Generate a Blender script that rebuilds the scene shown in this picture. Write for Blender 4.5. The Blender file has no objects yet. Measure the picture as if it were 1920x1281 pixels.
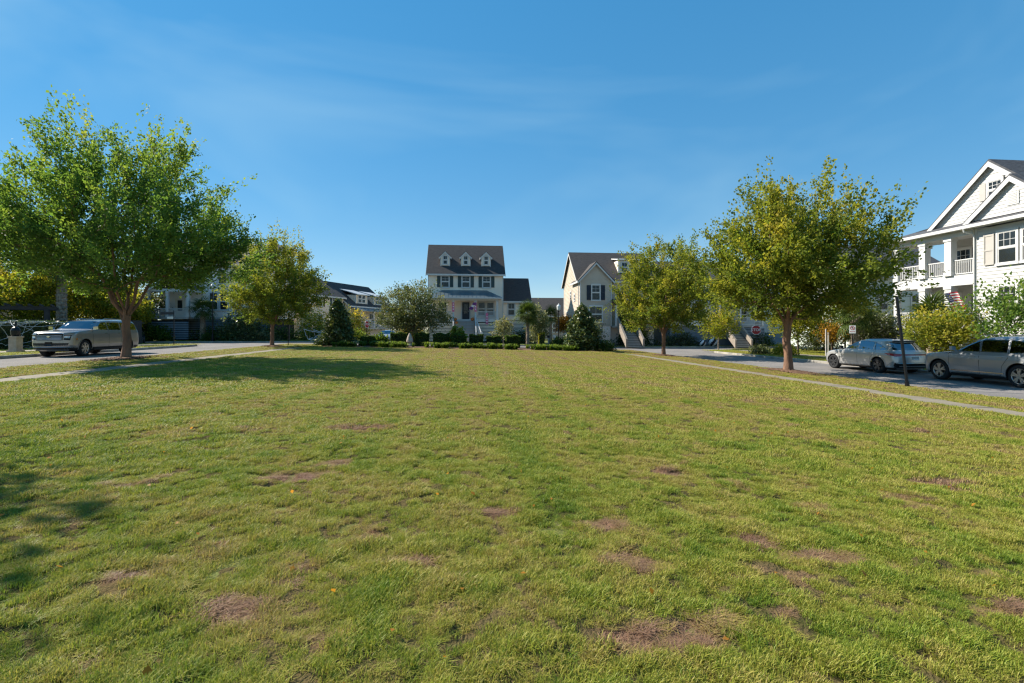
import bpy, math, random
import numpy as np
from mathutils import Vector, Matrix
R = math.radians
scene = bpy.context.scene
C = scene.collection
RNG = np.random.default_rng(7)
random.seed(7)

# ------------------------------------------------------------------ camera, sky, sun, exposure
YAW = R(5.54)                                   # the camera looks 5.5 degrees right of the street axis (+Y)
cd = bpy.data.cameras.new('camera'); cam = bpy.data.objects.new('camera', cd); C.objects.link(cam)
cd.sensor_width = 36.0; cd.lens = 17.0; cd.shift_y = -0.0122; cd.clip_start = 0.05; cd.clip_end = 3000
cam.location = (0, 0, 1.68); cam.rotation_euler = (R(90), 0, -YAW)
scene.camera = cam
SUN_EL = R(37.0); SUN_LEFT = R(63.0)            # sun: left of the street axis, in front of the camera
sv = Vector((-math.sin(SUN_LEFT)*math.cos(SUN_EL), math.cos(SUN_LEFT)*math.cos(SUN_EL), math.sin(SUN_EL)))
sd = bpy.data.lights.new('sun', 'SUN'); sd.energy = 3.7; sd.angle = R(0.53); sd.color = (1.0, 0.93, 0.82)
so = bpy.data.objects.new('sun', sd); C.objects.link(so); so.rotation_euler = sv.to_track_quat('Z', 'Y').to_euler()
so.location = (-20, 10, 30)
world = bpy.data.worlds.new('World'); scene.world = world; world.use_nodes = True
wn = world.node_tree; wn.nodes.clear()
def wnode(t, **k):
    n = wn.nodes.new(t)
    for a, b in k.items(): setattr(n, a, b)
    return n
sky = wnode('ShaderNodeTexSky', sky_type='NISHITA', sun_disc=False, sun_elevation=SUN_EL,
            sun_rotation=-SUN_LEFT, altitude=0.0, air_density=0.85, dust_density=0.0, ozone_density=4.0)
hsv = wnode('ShaderNodeHueSaturation'); hsv.inputs['Saturation'].default_value = 2.15; hsv.inputs['Hue'].default_value = 0.497; hsv.inputs['Value'].default_value = 1.06
gam = wnode('ShaderNodeGamma'); gam.inputs['Gamma'].default_value = 0.40
bg = wnode('ShaderNodeBackground'); bg.inputs['Strength'].default_value = 0.15
wo = wnode('ShaderNodeOutputWorld')
# thin high cirrus streaks
tc = wnode('ShaderNodeTexCoord'); mp = wnode('ShaderNodeMapping'); mp.inputs['Rotation'].default_value = (0.25, -0.45, 0.9); mp.inputs['Location'].default_value = (0.2, 2.3, 1.1)
mp.inputs['Scale'].default_value = (0.8, 2.6, 3.4)
nz = wnode('ShaderNodeTexNoise'); nz.inputs['Scale'].default_value = 0.95; nz.inputs['Detail'].default_value = 4; nz.inputs['Roughness'].default_value = 0.5
nz.inputs['Distortion'].default_value = 0.7
cr = wnode('ShaderNodeValToRGB'); cr.color_ramp.elements[0].position = 0.50; cr.color_ramp.elements[1].position = 0.86
cr.color_ramp.elements[1].color = (0.34, 0.34, 0.34, 1)
mx = wnode('ShaderNodeMixRGB'); mx.inputs['Color2'].default_value = (1.5, 2.2, 2.5, 1)
L = wn.links.new
L(tc.outputs['Generated'], mp.inputs['Vector']); L(mp.outputs['Vector'], nz.inputs['Vector']); L(nz.outputs['Fac'], cr.inputs['Fac'])
L(sky.outputs['Color'], gam.inputs['Color']); L(gam.outputs['Color'], hsv.inputs['Color']); L(hsv.outputs['Color'], mx.inputs['Color1']); L(cr.outputs['Color'], mx.inputs['Fac'])
L(mx.outputs['Color'], bg.inputs['Color']); L(bg.outputs['Background'], wo.inputs['Surface'])
scene.view_settings.view_transform = 'Standard'; scene.view_settings.look = 'None'
scene.view_settings.gamma = 1.0; scene.view_settings.use_curve_mapping = False
scene.view_settings.exposure = 1.35
scene.render.engine = 'CYCLES'
scene.cycles.max_bounces = 7; scene.cycles.diffuse_bounces = 4; scene.cycles.glossy_bounces = 3; scene.cycles.transmission_bounces = 6; scene.cycles.transparent_max_bounces = 6
scene.cycles.use_denoising = True; scene.cycles.denoiser = 'OPENIMAGEDENOISE'; scene.cycles.denoising_input_passes = 'RGB_ALBEDO_NORMAL'; scene.cycles.denoising_prefilter = 'NONE'; scene.cycles.sample_clamp_indirect = 3.0; scene.cycles.sample_clamp_direct = 8.0; scene.cycles.pixel_filter_type = 'BLACKMAN_HARRIS'; scene.cycles.filter_width = 1.3

# ------------------------------------------------------------------ helpers: objects and meshes
def tag(o, label=None, cat=None, group=None, kind=None):
    if label: o['label'] = label
    if cat: o['category'] = cat
    if group: o['group'] = group
    if kind: o['kind'] = kind
    return o
def empty(name, loc=(0, 0, 0), rz=0.0, label=None, cat=None, group=None, parent=None, rot=None):
    o = bpy.data.objects.new(name, None); C.objects.link(o); o.empty_display_size = 0.3
    o.location = loc; o.rotation_euler = rot if rot else (0, 0, rz); o.parent = parent
    return tag(o, label, cat, group)
def place(name, me, parent=None, loc=(0, 0, 0), rz=0.0, rot=None, sc=None):
    o = bpy.data.objects.new(name, me); C.objects.link(o); o.parent = parent
    o.location = loc; o.rotation_euler = rot if rot else (0, 0, rz)
    if sc is not None: o.scale = (sc, sc, sc) if isinstance(sc, (int, float)) else sc
    return o
def copy_tree(o, parent=None):
    c = o.copy(); C.objects.link(c); c.parent = parent
    for ch in list(o.children): copy_tree(ch, c)
    return c
def np_mesh(name, V, Q, mats, smooth=False, attrs=None, mi=None):
    """numpy mesh: V (n,3), Q (m,k) all faces with k corners"""
    me = bpy.data.meshes.new(name); V = np.asarray(V, np.float32); Q = np.asarray(Q, np.int32)
    m, k = Q.shape
    me.vertices.add(len(V)); me.vertices.foreach_set('co', V.ravel())
    me.loops.add(m*k); me.loops.foreach_set('vertex_index', Q.ravel())
    me.polygons.add(m); me.polygons.foreach_set('loop_start', np.arange(0, m*k, k, dtype=np.int32))
    if smooth: me.polygons.foreach_set('use_smooth', np.ones(m, bool))
    for mm in (mats if isinstance(mats, (list, tuple)) else [mats]): me.materials.append(mm)
    if mi is not None: me.polygons.foreach_set('material_index', np.asarray(mi, np.int32))
    for nm, (dom, arr) in (attrs or {}).items():
        a = me.attributes.new(nm, 'FLOAT', dom); a.data.foreach_set('value', np.asarray(arr, np.float32))
    me.update(calc_edges=True); me.validate()
    return me
class MB:
    """collects boxes, bars, tubes and prisms; mesh() turns them into one mesh"""
    def __init__(s): s.v = []; s.f = []
    def add(s, vs, fs):
        b = len(s.v); s.v += [tuple(p) for p in vs]; s.f += [tuple(i+b for i in f) for f in fs]; return s
    def box(s, x0, x1, y0, y1, z0, z1):
        return s.add([(x0,y0,z0),(x1,y0,z0),(x1,y1,z0),(x0,y1,z0),(x0,y0,z1),(x1,y0,z1),(x1,y1,z1),(x0,y1,z1)],
                     [(3,2,1,0),(4,5,6,7),(0,1,5,4),(1,2,6,5),(2,3,7,6),(3,0,4,7)])
    def bar(s, p, q, w, h, up=(0, 0, 1)):
        p = Vector(p); q = Vector(q); d = (q-p).normalized(); u = Vector(up)
        r = d.cross(u); r = r.normalized() if r.length > 1e-6 else Vector((1, 0, 0)); u = r.cross(d)
        a = r*w/2; b = u*h/2
        return s.add([p-a-b, p+a-b, p+a+b, p-a+b, q-a-b, q+a-b, q+a+b, q-a+b],
                     [(3,2,1,0),(4,5,6,7),(0,1,5,4),(1,2,6,5),(2,3,7,6),(3,0,4,7)])
    def tube(s, p, q, r0, r1=None, n=8, cap=True):
        r1 = r0 if r1 is None else r1
        p = Vector(p); q = Vector(q); d = (q-p).normalized()
        a = d.cross(Vector((0, 0, 1))); a = a.normalized() if a.length > 1e-4 else Vector((1, 0, 0)); b = d.cross(a)
        vs = []
        for c, r in ((p, r0), (q, r1)):
            for i in range(n):
                t = 2*math.pi*i/n; vs.append(c + a*r*math.cos(t) + b*r*math.sin(t))
        fs = [(i, (i+1) % n, n+(i+1) % n, n+i) for i in range(n)]
        if cap: fs += [tuple(range(n-1, -1, -1)), tuple(range(n, 2*n))]
        return s.add(vs, fs)
    def path(s, pts, r, n=6):
        for i in range(len(pts)-1):
            ra = r[i] if isinstance(r, (list, tuple)) else r; rb = r[i+1] if isinstance(r, (list, tuple)) else r
            s.tube(pts[i], pts[i+1], ra, rb, n)
        return s
    def lathe(s, prof, n=16, c=(0, 0, 0)):
        vs = []
        for r, z in prof:
            for i in range(n):
                t = 2*math.pi*i/n; vs.append((c[0]+r*math.cos(t), c[1]+r*math.sin(t), c[2]+z))
        fs = [(k*n+i, k*n+(i+1) % n, (k+1)*n+(i+1) % n, (k+1)*n+i) for k in range(len(prof)-1) for i in range(n)]
        fs += [tuple(range(n-1, -1, -1)), tuple((len(prof)-1)*n+i for i in range(n))]
        return s.add(vs, fs)
    def prism(s, pts, vec):
        """closed polygon of 3D points extruded along vec"""
        n = len(pts); v = Vector(vec); P = [Vector(p) for p in pts]
        nrm = Vector((0, 0, 0))
        for i in range(n): nrm += P[i].cross(P[(i+1) % n])
        if nrm.dot(v) > 0: P = P[::-1]
        return s.add(P+[p+v for p in P], [tuple(range(n)), tuple(range(2*n-1, n-1, -1))] +
                     [(i, n+i, n+(i+1) % n, (i+1) % n) for i in range(n)])
    def poly(s, pts): return s.add(pts, [tuple(range(len(pts)))])
    def mesh(s, name, mat, smooth=False):
        me = bpy.data.meshes.new(name); me.from_pydata([tuple(p) for p in s.v], [], s.f)
        me.materials.append(mat)
        if smooth: me.polygons.foreach_set('use_smooth', np.ones(len(me.polygons), bool))
        me.update(); return me
    def obj(s, name, mat, parent=None, loc=(0, 0, 0), rz=0.0, smooth=False, rot=None):
        return place(name, s.mesh(name, mat, smooth), parent, loc, rz, rot)

# ------------------------------------------------------------------ helpers: materials
def nt(name):
    m = bpy.data.materials.new(name); m.use_nodes = True; t = m.node_tree; t.nodes.clear()
    o = t.nodes.new('ShaderNodeOutputMaterial'); return m, t, o
def mat(name, col, rough=0.7, var=0.12, scale=3.0, bump=0.0, bscale=40.0, metal=0.0, spec=0.4, col2=None, coat=0.0, stretch=(1, 1, 1), detail=4, lo=.35, hi=.65, coord='Object'):
    m, t, o = nt(name); N = t.nodes.new; K = t.links.new
    b = N('ShaderNodeBsdfPrincipled'); K(b.outputs[0], o.inputs[0])
    b.inputs['Roughness'].default_value = rough; b.inputs['Metallic'].default_value = metal
    b.inputs['Specular IOR Level'].default_value = spec; b.inputs['Coat Weight'].default_value = coat; b.inputs['Coat Roughness'].default_value = 0.04
    c2 = col2 if col2 else tuple(min(1, x*(1-var)) for x in col)
    c1 = col if col2 else tuple(min(1, x*(1+var*.6)) for x in col)
    tcn = N('ShaderNodeTexCoord'); mpn = N('ShaderNodeMapping'); mpn.inputs['Scale'].default_value = stretch
    K(tcn.outputs[coord], mpn.inputs['Vector'])
    n = N('ShaderNodeTexNoise'); n.inputs['Scale'].default_value = scale; n.inputs['Detail'].default_value = detail; K(mpn.outputs[0], n.inputs['Vector'])
    r = N('ShaderNodeValToRGB'); r.color_ramp.elements[0].position = lo; r.color_ramp.elements[1].position = hi
    r.color_ramp.elements[0].color = (*c2, 1); r.color_ramp.elements[1].color = (*c1, 1)
    K(n.outputs['Fac'], r.inputs['Fac']); K(r.outputs['Color'], b.inputs['Base Color'])
    if bump:
        n2 = N('ShaderNodeTexNoise'); n2.inputs['Scale'].default_value = bscale; n2.inputs['Detail'].default_value = 5; K(mpn.outputs[0], n2.inputs['Vector'])
        bm = N('ShaderNodeBump'); bm.inputs['Strength'].default_value = bump; bm.inputs['Distance'].default_value = 0.02
        K(n2.outputs['Fac'], bm.inputs['Height']); K(bm.outputs['Normal'], b.inputs['Normal'])
    return m
def leafmat(name, cols, trans=0.5, rough=0.6, spec=0.15):
    """foliage: colour from the per-leaf attribute 'tint', light passes through the leaf"""
    m, t, o = nt(name); N = t.nodes.new; K = t.links.new
    a = N('ShaderNodeAttribute'); a.attribute_name = 'tint'
    r = N('ShaderNodeValToRGB'); e = r.color_ramp.elements
    while len(e) < len(cols): e.new(0.5)
    for i, c in enumerate(cols): e[i].position = i/(len(cols)-1); e[i].color = (*c, 1)
    K(a.outputs['Fac'], r.inputs['Fac'])
    b = N('ShaderNodeBsdfPrincipled'); b.inputs['Roughness'].default_value = rough; b.inputs['Specular IOR Level'].default_value = spec
    K(r.outputs[0], b.inputs['Base Color'])
    tr = N('ShaderNodeBsdfTranslucent'); g = N('ShaderNodeMixRGB'); g.blend_type = 'MULTIPLY'; g.inputs['Fac'].default_value = 1.0
    g.inputs['Color2'].default_value = (1.3, 1.3, 0.7, 1); K(r.outputs[0], g.inputs['Color1']); K(g.outputs[0], tr.inputs['Color'])
    mxs = N('ShaderNodeMixShader'); mxs.inputs['Fac'].default_value = trans
    K(b.outputs[0], mxs.inputs[1]); K(tr.outputs[0], mxs.inputs[2]); K(mxs.outputs[0], o.inputs[0])
    return m
M = {}
M['stair_wall'] = mat('stair_side_render', (.27, .225, .18), .8, .12, 2)
M['white'] = mat('white_paint', (.57, .56, .535), .55, .06, 1.2)
M['white2'] = mat('white_siding', (.50, .49, .465), .6, .07, 0.7)
M['cream'] = mat('cream_siding', (.86, .74, .60), .65, .06, .7)
M['beige'] = mat('beige_siding', (.80, .66, .50), .65, .06, .7)
M['tan'] = mat('tan_siding', (.50, .42, .33), .65, .08, .7)
M['greige'] = mat('greige_siding', (.86, .77, .70), .65, .08, .7)
M['greyblue'] = mat('grey_blue_siding', (.46, .48, .48), .65, .08, .7)
M['palegreen'] = mat('pale_green_siding', (.55, .60, .54), .65, .08, .7)
M['shutter_teal'] = mat('teal_shutter_paint', (.055, .085, .085), .5, .1, 2)
M['shutter_dark'] = mat('dark_shutter_paint', (.025, .032, .045), .5, .1, 2)
M['shutter_grey'] = mat('grey_shutter_paint', (.42, .39, .35), .55, .06, 2)
M['louvre'] = mat('blue_grey_louvre_paint', (.17, .22, .27), .6, .1, 2)
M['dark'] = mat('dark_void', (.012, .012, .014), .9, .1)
M['black_metal'] = mat('black_metal', (.012, .013, .015), .4, .2, 6, metal=.3)
M['shingle'] = mat('asphalt_shingle', (.064, .059, .057), .9, .2, 9.0, bump=.6, bscale=14, col2=(.030, .029, .030), stretch=(.35, .35, 3.0))
M['shingle_grey'] = mat('grey_shingle', (.10, .10, .105), .9, .2, 9.0, bump=.6, bscale=14, col2=(.045, .045, .05), stretch=(.4, .4, 3.0))
M['shingle_brown'] = mat('brown_shingle', (.085, .073, .066), .9, .2, 9.0, bump=.6, bscale=14, col2=(.045, .04, .038), stretch=(.35, .35, 3.0))
M['metal_roof'] = mat('blue_grey_metal_roof', (.16, .21, .24), .35, .08, 1.0, metal=.5)
M['pale_metal'] = mat('pale_metal_roof', (.62, .60, .57), .4, .06, 1.0, metal=.3)
M['step'] = mat('grey_step_boards', (.40, .38, .35), .75, .1, 3)
M['step_edge'] = mat('brick_step_edge', (.40, .27, .21), .85, .15, 4)
M['blind'] = mat('window_blinds', (.62, .58, .50), .35, .12, 1.5, stretch=(1, 1, 9), spec=.6)
M['asphalt'] = mat('weathered_asphalt', (.235, .215, .20), .92, .2, .5, bump=.5, bscale=120, col2=(.18, .168, .158), spec=.12)
M['concrete'] = mat('sidewalk_concrete', (.27, .23, .165), .9, .2, 1.3, bump=.35, bscale=70, col2=(.19, .16, .115))
M['kerb'] = mat('kerb_concrete', (.40, .365, .31), .9, .2, 2.0, bump=.3, bscale=60, col2=(.25, .23, .20))
M['soil'] = mat('thatch_and_soil', (.20, .19, .06), .95, .3, 5.0, bump=.8, bscale=60, col2=(.15, .105, .06), lo=.3, hi=.7)
M['yard'] = mat('yard_turf', (.13, .17, .035), .95, .3, 1.5, bump=.9, bscale=50, col2=(.16, .14, .05), lo=.3, hi=.7, spec=.12)
M['terrain'] = mat('far_turf', (.09, .11, .04), .95, .3, .1, col2=(.12, .11, .06), spec=.12)
M['mulch'] = mat('bark_mulch', (.19, .115, .075), .95, .3, 12, bump=1.0, bscale=50, col2=(.10, .06, .04), spec=.12)
M['bark'] = mat('red_brown_bark', (.27, .145, .085), .9, .3, 6, bump=.9, bscale=30, col2=(.15, .085, .055), stretch=(1, 1, .25))
M['bark_dark'] = mat('dark_bark', (.12, .085, .06), .9, .3, 6, bump=.8, bscale=30, col2=(.06, .045, .035), stretch=(1, 1, .3))
M['bark_grey'] = mat('grey_bark', (.30, .26, .22), .9, .3, 6, bump=.8, bscale=30, col2=(.17, .14, .12), stretch=(1, 1, .3))
M['palm_bark'] = mat('palm_trunk_fibre', (.34, .27, .20), .95, .3, 9, bump=1.0, bscale=20, col2=(.16, .125, .095))
M['wood_dark'] = mat('dark_stained_wood', (.045, .042, .045), .8, .2, 5)
M['web'] = mat('white_cotton_web', (.75, .75, .76), .9, .05)
M['red'] = mat('red_sign_face', (.42, .022, .025), .4, .05)
M['sign_white'] = mat('sign_white', (.78, .78, .78), .45, .04)
M['orange'] = mat('pumpkin_skin', (.55, .16, .03), .5, .15, 5)
M['pink'] = mat('pink_banner_cloth', (.62, .16, .26), .8, .1)
M['terracotta'] = mat('stone_ornament', (.42, .34, .27), .85, .15, 5)
M['lamp_glass'] = mat('frosted_lamp_glass', (.72, .72, .68), .3, .04, spec=.6)
M['flag_red'] = mat('flag_red_cloth', (.48, .03, .05), .8, .05); M['flag_white'] = mat('flag_white_cloth', (.78, .77, .76), .8, .05)
M['flag_blue'] = mat('flag_navy_cloth', (.03, .04, .14), .8, .05); M['flag_purple'] = mat('flag_purple_cloth', (.13, .035, .20), .8, .05)
# foliage ramps: tint 0 = darkest species colour, 1 = turning yellow
M['elm_l'] = leafmat('elm_leaves_green', [(.065, .125, .034), (.125, .215, .045), (.20, .275, .055), (.28, .30, .06)])
M['elm_r'] = leafmat('elm_leaves_turning', [(.075, .12, .022), (.165, .205, .032), (.29, .285, .042), (.42, .34, .055)])
M['yellow'] = leafmat('yellow_green_leaves', [(.07, .11, .015), (.19, .22, .024), (.38, .34, .04), (.52, .37, .06)])
M['oak'] = leafmat('live_oak_leaves', [(.05, .065, .026), (.10, .125, .048), (.18, .20, .08), (.28, .25, .11)], trans=.3, rough=.5, spec=.25)
M['magnolia'] = leafmat('magnolia_leaves', [(.026, .048, .017), (.055, .09, .030), (.11, .15, .05), (.22, .23, .08)], trans=.2, rough=.42, spec=.35)
M['box'] = leafmat('boxwood_leaves', [(.03, .055, .015), (.065, .11, .022), (.13, .19, .03), (.24, .28, .04)], trans=.35)
M['orange_leaf'] = leafmat('orange_autumn_leaves', [(.14, .09, .015), (.30, .17, .02), (.42, .20, .03), (.50, .22, .05)])
M['silver'] = leafmat('silvery_leaves', [(.06, .08, .04), (.13, .16, .08), (.24, .26, .13), (.34, .30, .15)], trans=.3)
M['strap'] = leafmat('strap_leaves', [(.03, .06, .012), (.075, .13, .02), (.15, .21, .03), (.27, .30, .06)])
M['frond'] = leafmat('palm_frond', [(.022, .045, .012), (.045, .08, .016), (.095, .125, .025), (.24, .20, .05)], trans=.3)

M['box_core'] = mat('boxwood_twigs', (.030, .045, .014), .95, .4, 14, bump=1.0, bscale=40)
def carpaint(name, col, rough=.32, metal=.55):
    return mat(name, col, rough, .03, 2.0, metal=metal, spec=.5, coat=1.0)
M['paint_suv'] = carpaint('pewter_grey_paint', (.26, .25, .235), .30, .5)
M['paint_silver'] = carpaint('silver_paint', (.47, .465, .455), .32, .45)
M['paint_gold'] = carpaint('silver_grey_paint', (.33, .34, .35), .30, .5)
M['paint_jeep'] = carpaint('dark_grey_paint', (.10, .10, .10), .35, .3)
M['car_black'] = mat('black_plastic', (.014, .014, .015), .55, .1, 5)
M['gap'] = mat('panel_gap', (.008, .008, .008), .9, .05)
M['tyre'] = mat('tyre_rubber', (.016, .016, .017), .85, .15, 8)
M['alloy'] = mat('machined_alloy', (.50, .49, .48), .3, .05, metal=.9)
M['alloy_dark'] = mat('dark_alloy', (.10, .10, .105), .35, .05, metal=.8)
M['chrome'] = mat('chrome', (.68, .68, .68), .12, .02, metal=1.0)
M['tail'] = mat('tail_lamp_red', (.38, .012, .012), .12, .05, spec=.7, coat=1.0)
M['headlamp'] = mat('headlamp_lens', (.42, .43, .44), .08, .05, metal=.5, spec=.8, coat=1.0)
M['amber'] = mat('amber_marker', (.55, .18, .02), .2, .05)
M['interior'] = mat('car_interior', (.03, .028, .026), .9, .1)
M['plate'] = mat('licence_plate', (.62, .62, .60), .45, .03)
def glassmat(name, tintc, op):
    m, t, o = nt(name); N = t.nodes.new; K = t.links.new
    g = N('ShaderNodeBsdfGlossy'); g.inputs['Roughness'].default_value = .02; g.inputs['Color'].default_value = (.24, .26, .28, 1)
    d = N('ShaderNodeBsdfPrincipled'); d.inputs['Base Color'].default_value = (*tintc, 1); d.inputs['Roughness'].default_value = .15
    tr = N('ShaderNodeBsdfTransparent'); tr.inputs['Color'].default_value = (.6, .64, .62, 1)
    m1 = N('ShaderNodeMixShader'); m1.inputs['Fac'].default_value = op; K(tr.outputs[0], m1.inputs[1]); K(d.outputs[0], m1.inputs[2])
    f = N('ShaderNodeFresnel'); f.inputs['IOR'].default_value = 1.55
    m2 = N('ShaderNodeMixShader'); K(f.outputs[0], m2.inputs['Fac']); K(m1.outputs[0], m2.inputs[1]); K(g.outputs[0], m2.inputs[2]); K(m2.outputs[0], o.inputs[0])
    return m
M['glass'] = glassmat('car_glass', (.012, .014, .016), .86)
M['pane'] = glassmat('window_glass', (.05, .06, .065), .40)

# ------------------------------------------------------------------ the lie of the land
def gz(x):
    """the square falls gently from the left street to the right one"""
    x = np.clip(x, -16.2, 16.2)
    return np.where(x < 0, -0.019*x, -0.025*x)
def g(x): return float(gz(x))
KERB = 0.13
def vnoise(x, y, s, seed):
    """smooth value noise for relief and patchiness"""
    x = np.asarray(x)/s+seed*17.3; y = np.asarray(y)/s+seed*5.7
    xi = np.floor(x).astype(np.int64); yi = np.floor(y).astype(np.int64); fx = x-xi; fy = y-yi
    fx = fx*fx*(3-2*fx); fy = fy*fy*(3-2*fy)
    def h(a, b):
        n = (a*374761393+b*668265263+seed*974711) & 0x7fffffff; n = ((n ^ (n >> 13))*1274126177) & 0x7fffffff
        return ((n ^ (n >> 16)) & 0xffff)/65535.0
    return (h(xi, yi)*(1-fx)+h(xi+1, yi)*fx)*(1-fy)+(h(xi, yi+1)*(1-fx)+h(xi+1, yi+1)*fx)*fy
PATCH = [(-1.33, 3.0, .26, .17), (1.05, 2.58, .42, .19), (1.5, 2.7, .25, .12), (1.25, 3.41, .34, .22), (-1.85, 5.6, .5, .3), (-1.6, 6.1, .3, .2), (1.2, 4.12, .32, .18), (2.7, 3.44, .36, .18),
         (2.35, 3.75, .15, .12), (2.4, 5.6, .3, .2), (-1.6, 8.2, .6, .4), (3.3, 2.7, .3, .1), (-2.2, 3.4, .16, .1), (4.4, 4.4, .3, .15), (0.25, 4.4, .25, .12), (-.4, 3.5, .2, .1), (1.9, 2.75, .16, .08), (5.6, 5.2, .4, .2)]
def bare(x, y):
    """0..1 how worn the turf is: scalped and dug-up spots, then drier and greener drifts"""
    n = .5*vnoise(x, y, .10, 3)+.5*vnoise(x, y, .26, 13)
    b = np.zeros_like(np.asarray(x, float))
    for px, py, rx, ry in PATCH:
        q = ((x-px)/rx)**2+((y-py)/ry)**2
        b = np.maximum(b, np.clip(1.9*(1.36-.75*q-1.35*(1-n)), 0, 1))
    sm = vnoise(x, y, .35, 11)*.6+vnoise(x, y, .1, 12)*.4
    b = np.maximum(b, np.clip((sm-.75)*6, 0, .6))
    return b
def dryness(x, y):
    d = .27*vnoise(x, y, 1.3, 1)+.53*vnoise(x, y, .33, 2)+.2*vnoise(x, y, .12, 14)
    stripe = .13*np.sin(x*2*math.pi/1.15+.6*np.sin(y*.25))
    far = np.clip((np.asarray(y)-9)/22, 0, 1)*.24
    mid = np.exp(-((np.asarray(x)-1.5)/7)**2)*np.clip((np.asarray(y)-8)/20, 0, 1)*.14
    right = np.clip(np.asarray(x)/9, -1, 1)*.06
    return np.clip((d-.5)*.95+.44+stripe*np.clip(np.asarray(y)/10, 0, 1)+far*.6+mid+right, 0, 1)
def relief(x, y):
    k = np.clip(1-(np.asarray(y)-14)/20, .3, 1)
    bb = bare(x, y); return k*(.035*(vnoise(x, y, 1.1, 5)-.5)+.03*(vnoise(x, y, .26, 6)-.5)+.036*(vnoise(x, y, .10, 7)-.5))+bb*(.035*(vnoise(x, y, .07, 9)-.5)-.008)

# ------------------------------------------------------------------ the setting: terrain, streets, kerbs, walks
def clip_x(poly, x0, x1):
    def cut(P, f, lim, sgn):
        out = []
        for i in range(len(P)):
            a, b = P[i], P[(i+1) % len(P)]; ia = sgn*(a[0]-lim) >= 0; ib = sgn*(b[0]-lim) >= 0
            if ia: out.append(a)
            if ia != ib:
                t = (lim-a[0])/(b[0]-a[0]); out.append((lim, a[1]+t*(b[1]-a[1])))
        return out
    P = cut(poly, 0, x0, 1); return cut(P, 0, x1, -1) if P else P
BR = [-1e4, -16.2, 0, 16.2, 1e4]
def sheet(name, poly, dz, m, kind='structure'):
    b = MB()
    for k in range(4):
        P = clip_x(poly, BR[k], BR[k+1])
        if len(P) > 2: b.poly([(x, y, g(x)+dz) for x, y in P])
    return tag(b.obj(name, m), kind=kind)
def rounded(x0, x1, y0, y1, rads, n=10):
    """rectangle (counter-clockwise) with corner radii (sw, se, ne, nw)"""
    out = []
    for (cx, cy, r, a0) in ((x0, y0, rads[0], 180), (x1, y0, rads[1], 270), (x1, y1, rads[2], 0), (x0, y1, rads[3], 90)):
        sx = 1 if cx == x0 else -1; sy = 1 if cy == y0 else -1
        if r == 0: out.append((cx, cy)); continue
        for i in range(n+1):
            t = R(a0+90*i/n); out.append((cx+sx*r+r*math.cos(t), cy+sy*r+r*math.sin(t)))
    return out
def inset(P, d):
    out = []; n = len(P)
    for i in range(n):
        a, b, c = Vector(P[i-1]), Vector(P[i]), Vector(P[(i+1) % n])
        e1 = (b-a).normalized(); e2 = (c-b).normalized(); n1 = Vector((-e1.y, e1.x)); n2 = Vector((-e2.y, e2.x))
        m = (n1+n2).normalized(); out.append(tuple(b+m*(d/max(.3, m.dot(n1)))))
    return out
def dense(P, breaks=(-16.2, 0, 16.2)):
    out = []
    for i in range(len(P)):
        a, b = P[i], P[(i+1) % len(P)]; out.append(a)
        ts = sorted((x-a[0])/(b[0]-a[0]) for x in breaks if (a[0]-x)*(b[0]-x) < 0)
        for t in ts: out.append((a[0]+t*(b[0]-a[0]), a[1]+t*(b[1]-a[1])))
    return out
def block(name, P, dz, m, kerbname):
    P = dense(P); Q = inset(P, .16)
    sheet(name, Q, dz-.008, m)
    b = MB(); n = len(P); Vv = []
    for (x, y) in P: Vv.append((x+0, y, g(x)-.12)); 
    Pi = inset(P, .03)
    for (x, y) in P: Vv.append((x, y, g(x)+dz-.03))
    for (x, y) in Pi: Vv.append((x, y, g(x)+dz))
    for (x, y) in Q: Vv.append((x, y, g(x)+dz))
    for (x, y) in Q: Vv.append((x, y, g(x)+dz-.05))
    F = [(k*n+i, k*n+(i+1) % n, (k+1)*n+(i+1) % n, (k+1)*n+i) for k in range(4) for i in range(n)]
    b.add(Vv, F); tag(b.obj(kerbname, M['kerb']), kind='structure')
FAR = 1400
sheet('terrain', [(-FAR, -300), (FAR, -300), (FAR, FAR), (-FAR, FAR)], -.25, M['terrain'])
sheet('street', [(-160, -70), (160, -70), (160, 190), (-160, 190)], -.06, M['asphalt'])
KB = .09
block('yard_left', rounded(-150, -22, -60, 46, (0, 0, 5, 0)), KB, M['yard'], 'kerb_left')
block('yard_right', rounded(22.2, 150, -60, 46, (0, 0, 0, 6)), KB, M['yard'], 'kerb_right')
block('yard_far_left', rounded(-150, -10.0, 53, 180, (0, 4, 0, 0)), KB, M['yard'], 'kerb_far_left')
block('yard_far', rounded(-5.6, 150, 53, 180, (4, 0, 0, 0)), KB, M['yard'], 'kerb_far')
# the square: kerb ring, turf grid with relief
LP = dense(rounded(-16.2, 16.2, -30, 46.2, (0, 0, 4.5, 4.5)))
block('turf_base', LP, 0.0, M['yard'], 'kerb_square')
def turf_grid(name, x0, x1, y0, y1, res, m, dz=.0):
    nx = max(2, int((x1-x0)/res)); ny = max(2, int((y1-y0)/res))
    X, Y = np.meshgrid(np.linspace(x0, x1, nx+1), np.linspace(y0, y1, ny+1))
    Z = gz(X)+relief(X, Y)+dz+.012
    V = np.stack([X, Y, Z], -1).reshape(-1, 3)
    i = np.arange(nx)[None, :]+np.arange(ny)[:, None]*(nx+1); i = i.ravel()
    Q = np.stack([i, i+1, i+nx+2, i+nx+1], 1)
    att = {'dry': ('POINT', dryness(X, Y).ravel()), 'bare': ('POINT', bare(X, Y).ravel())}
    return tag(place(name, np_mesh(name, V, Q, m, True, att)), kind='structure')
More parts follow.
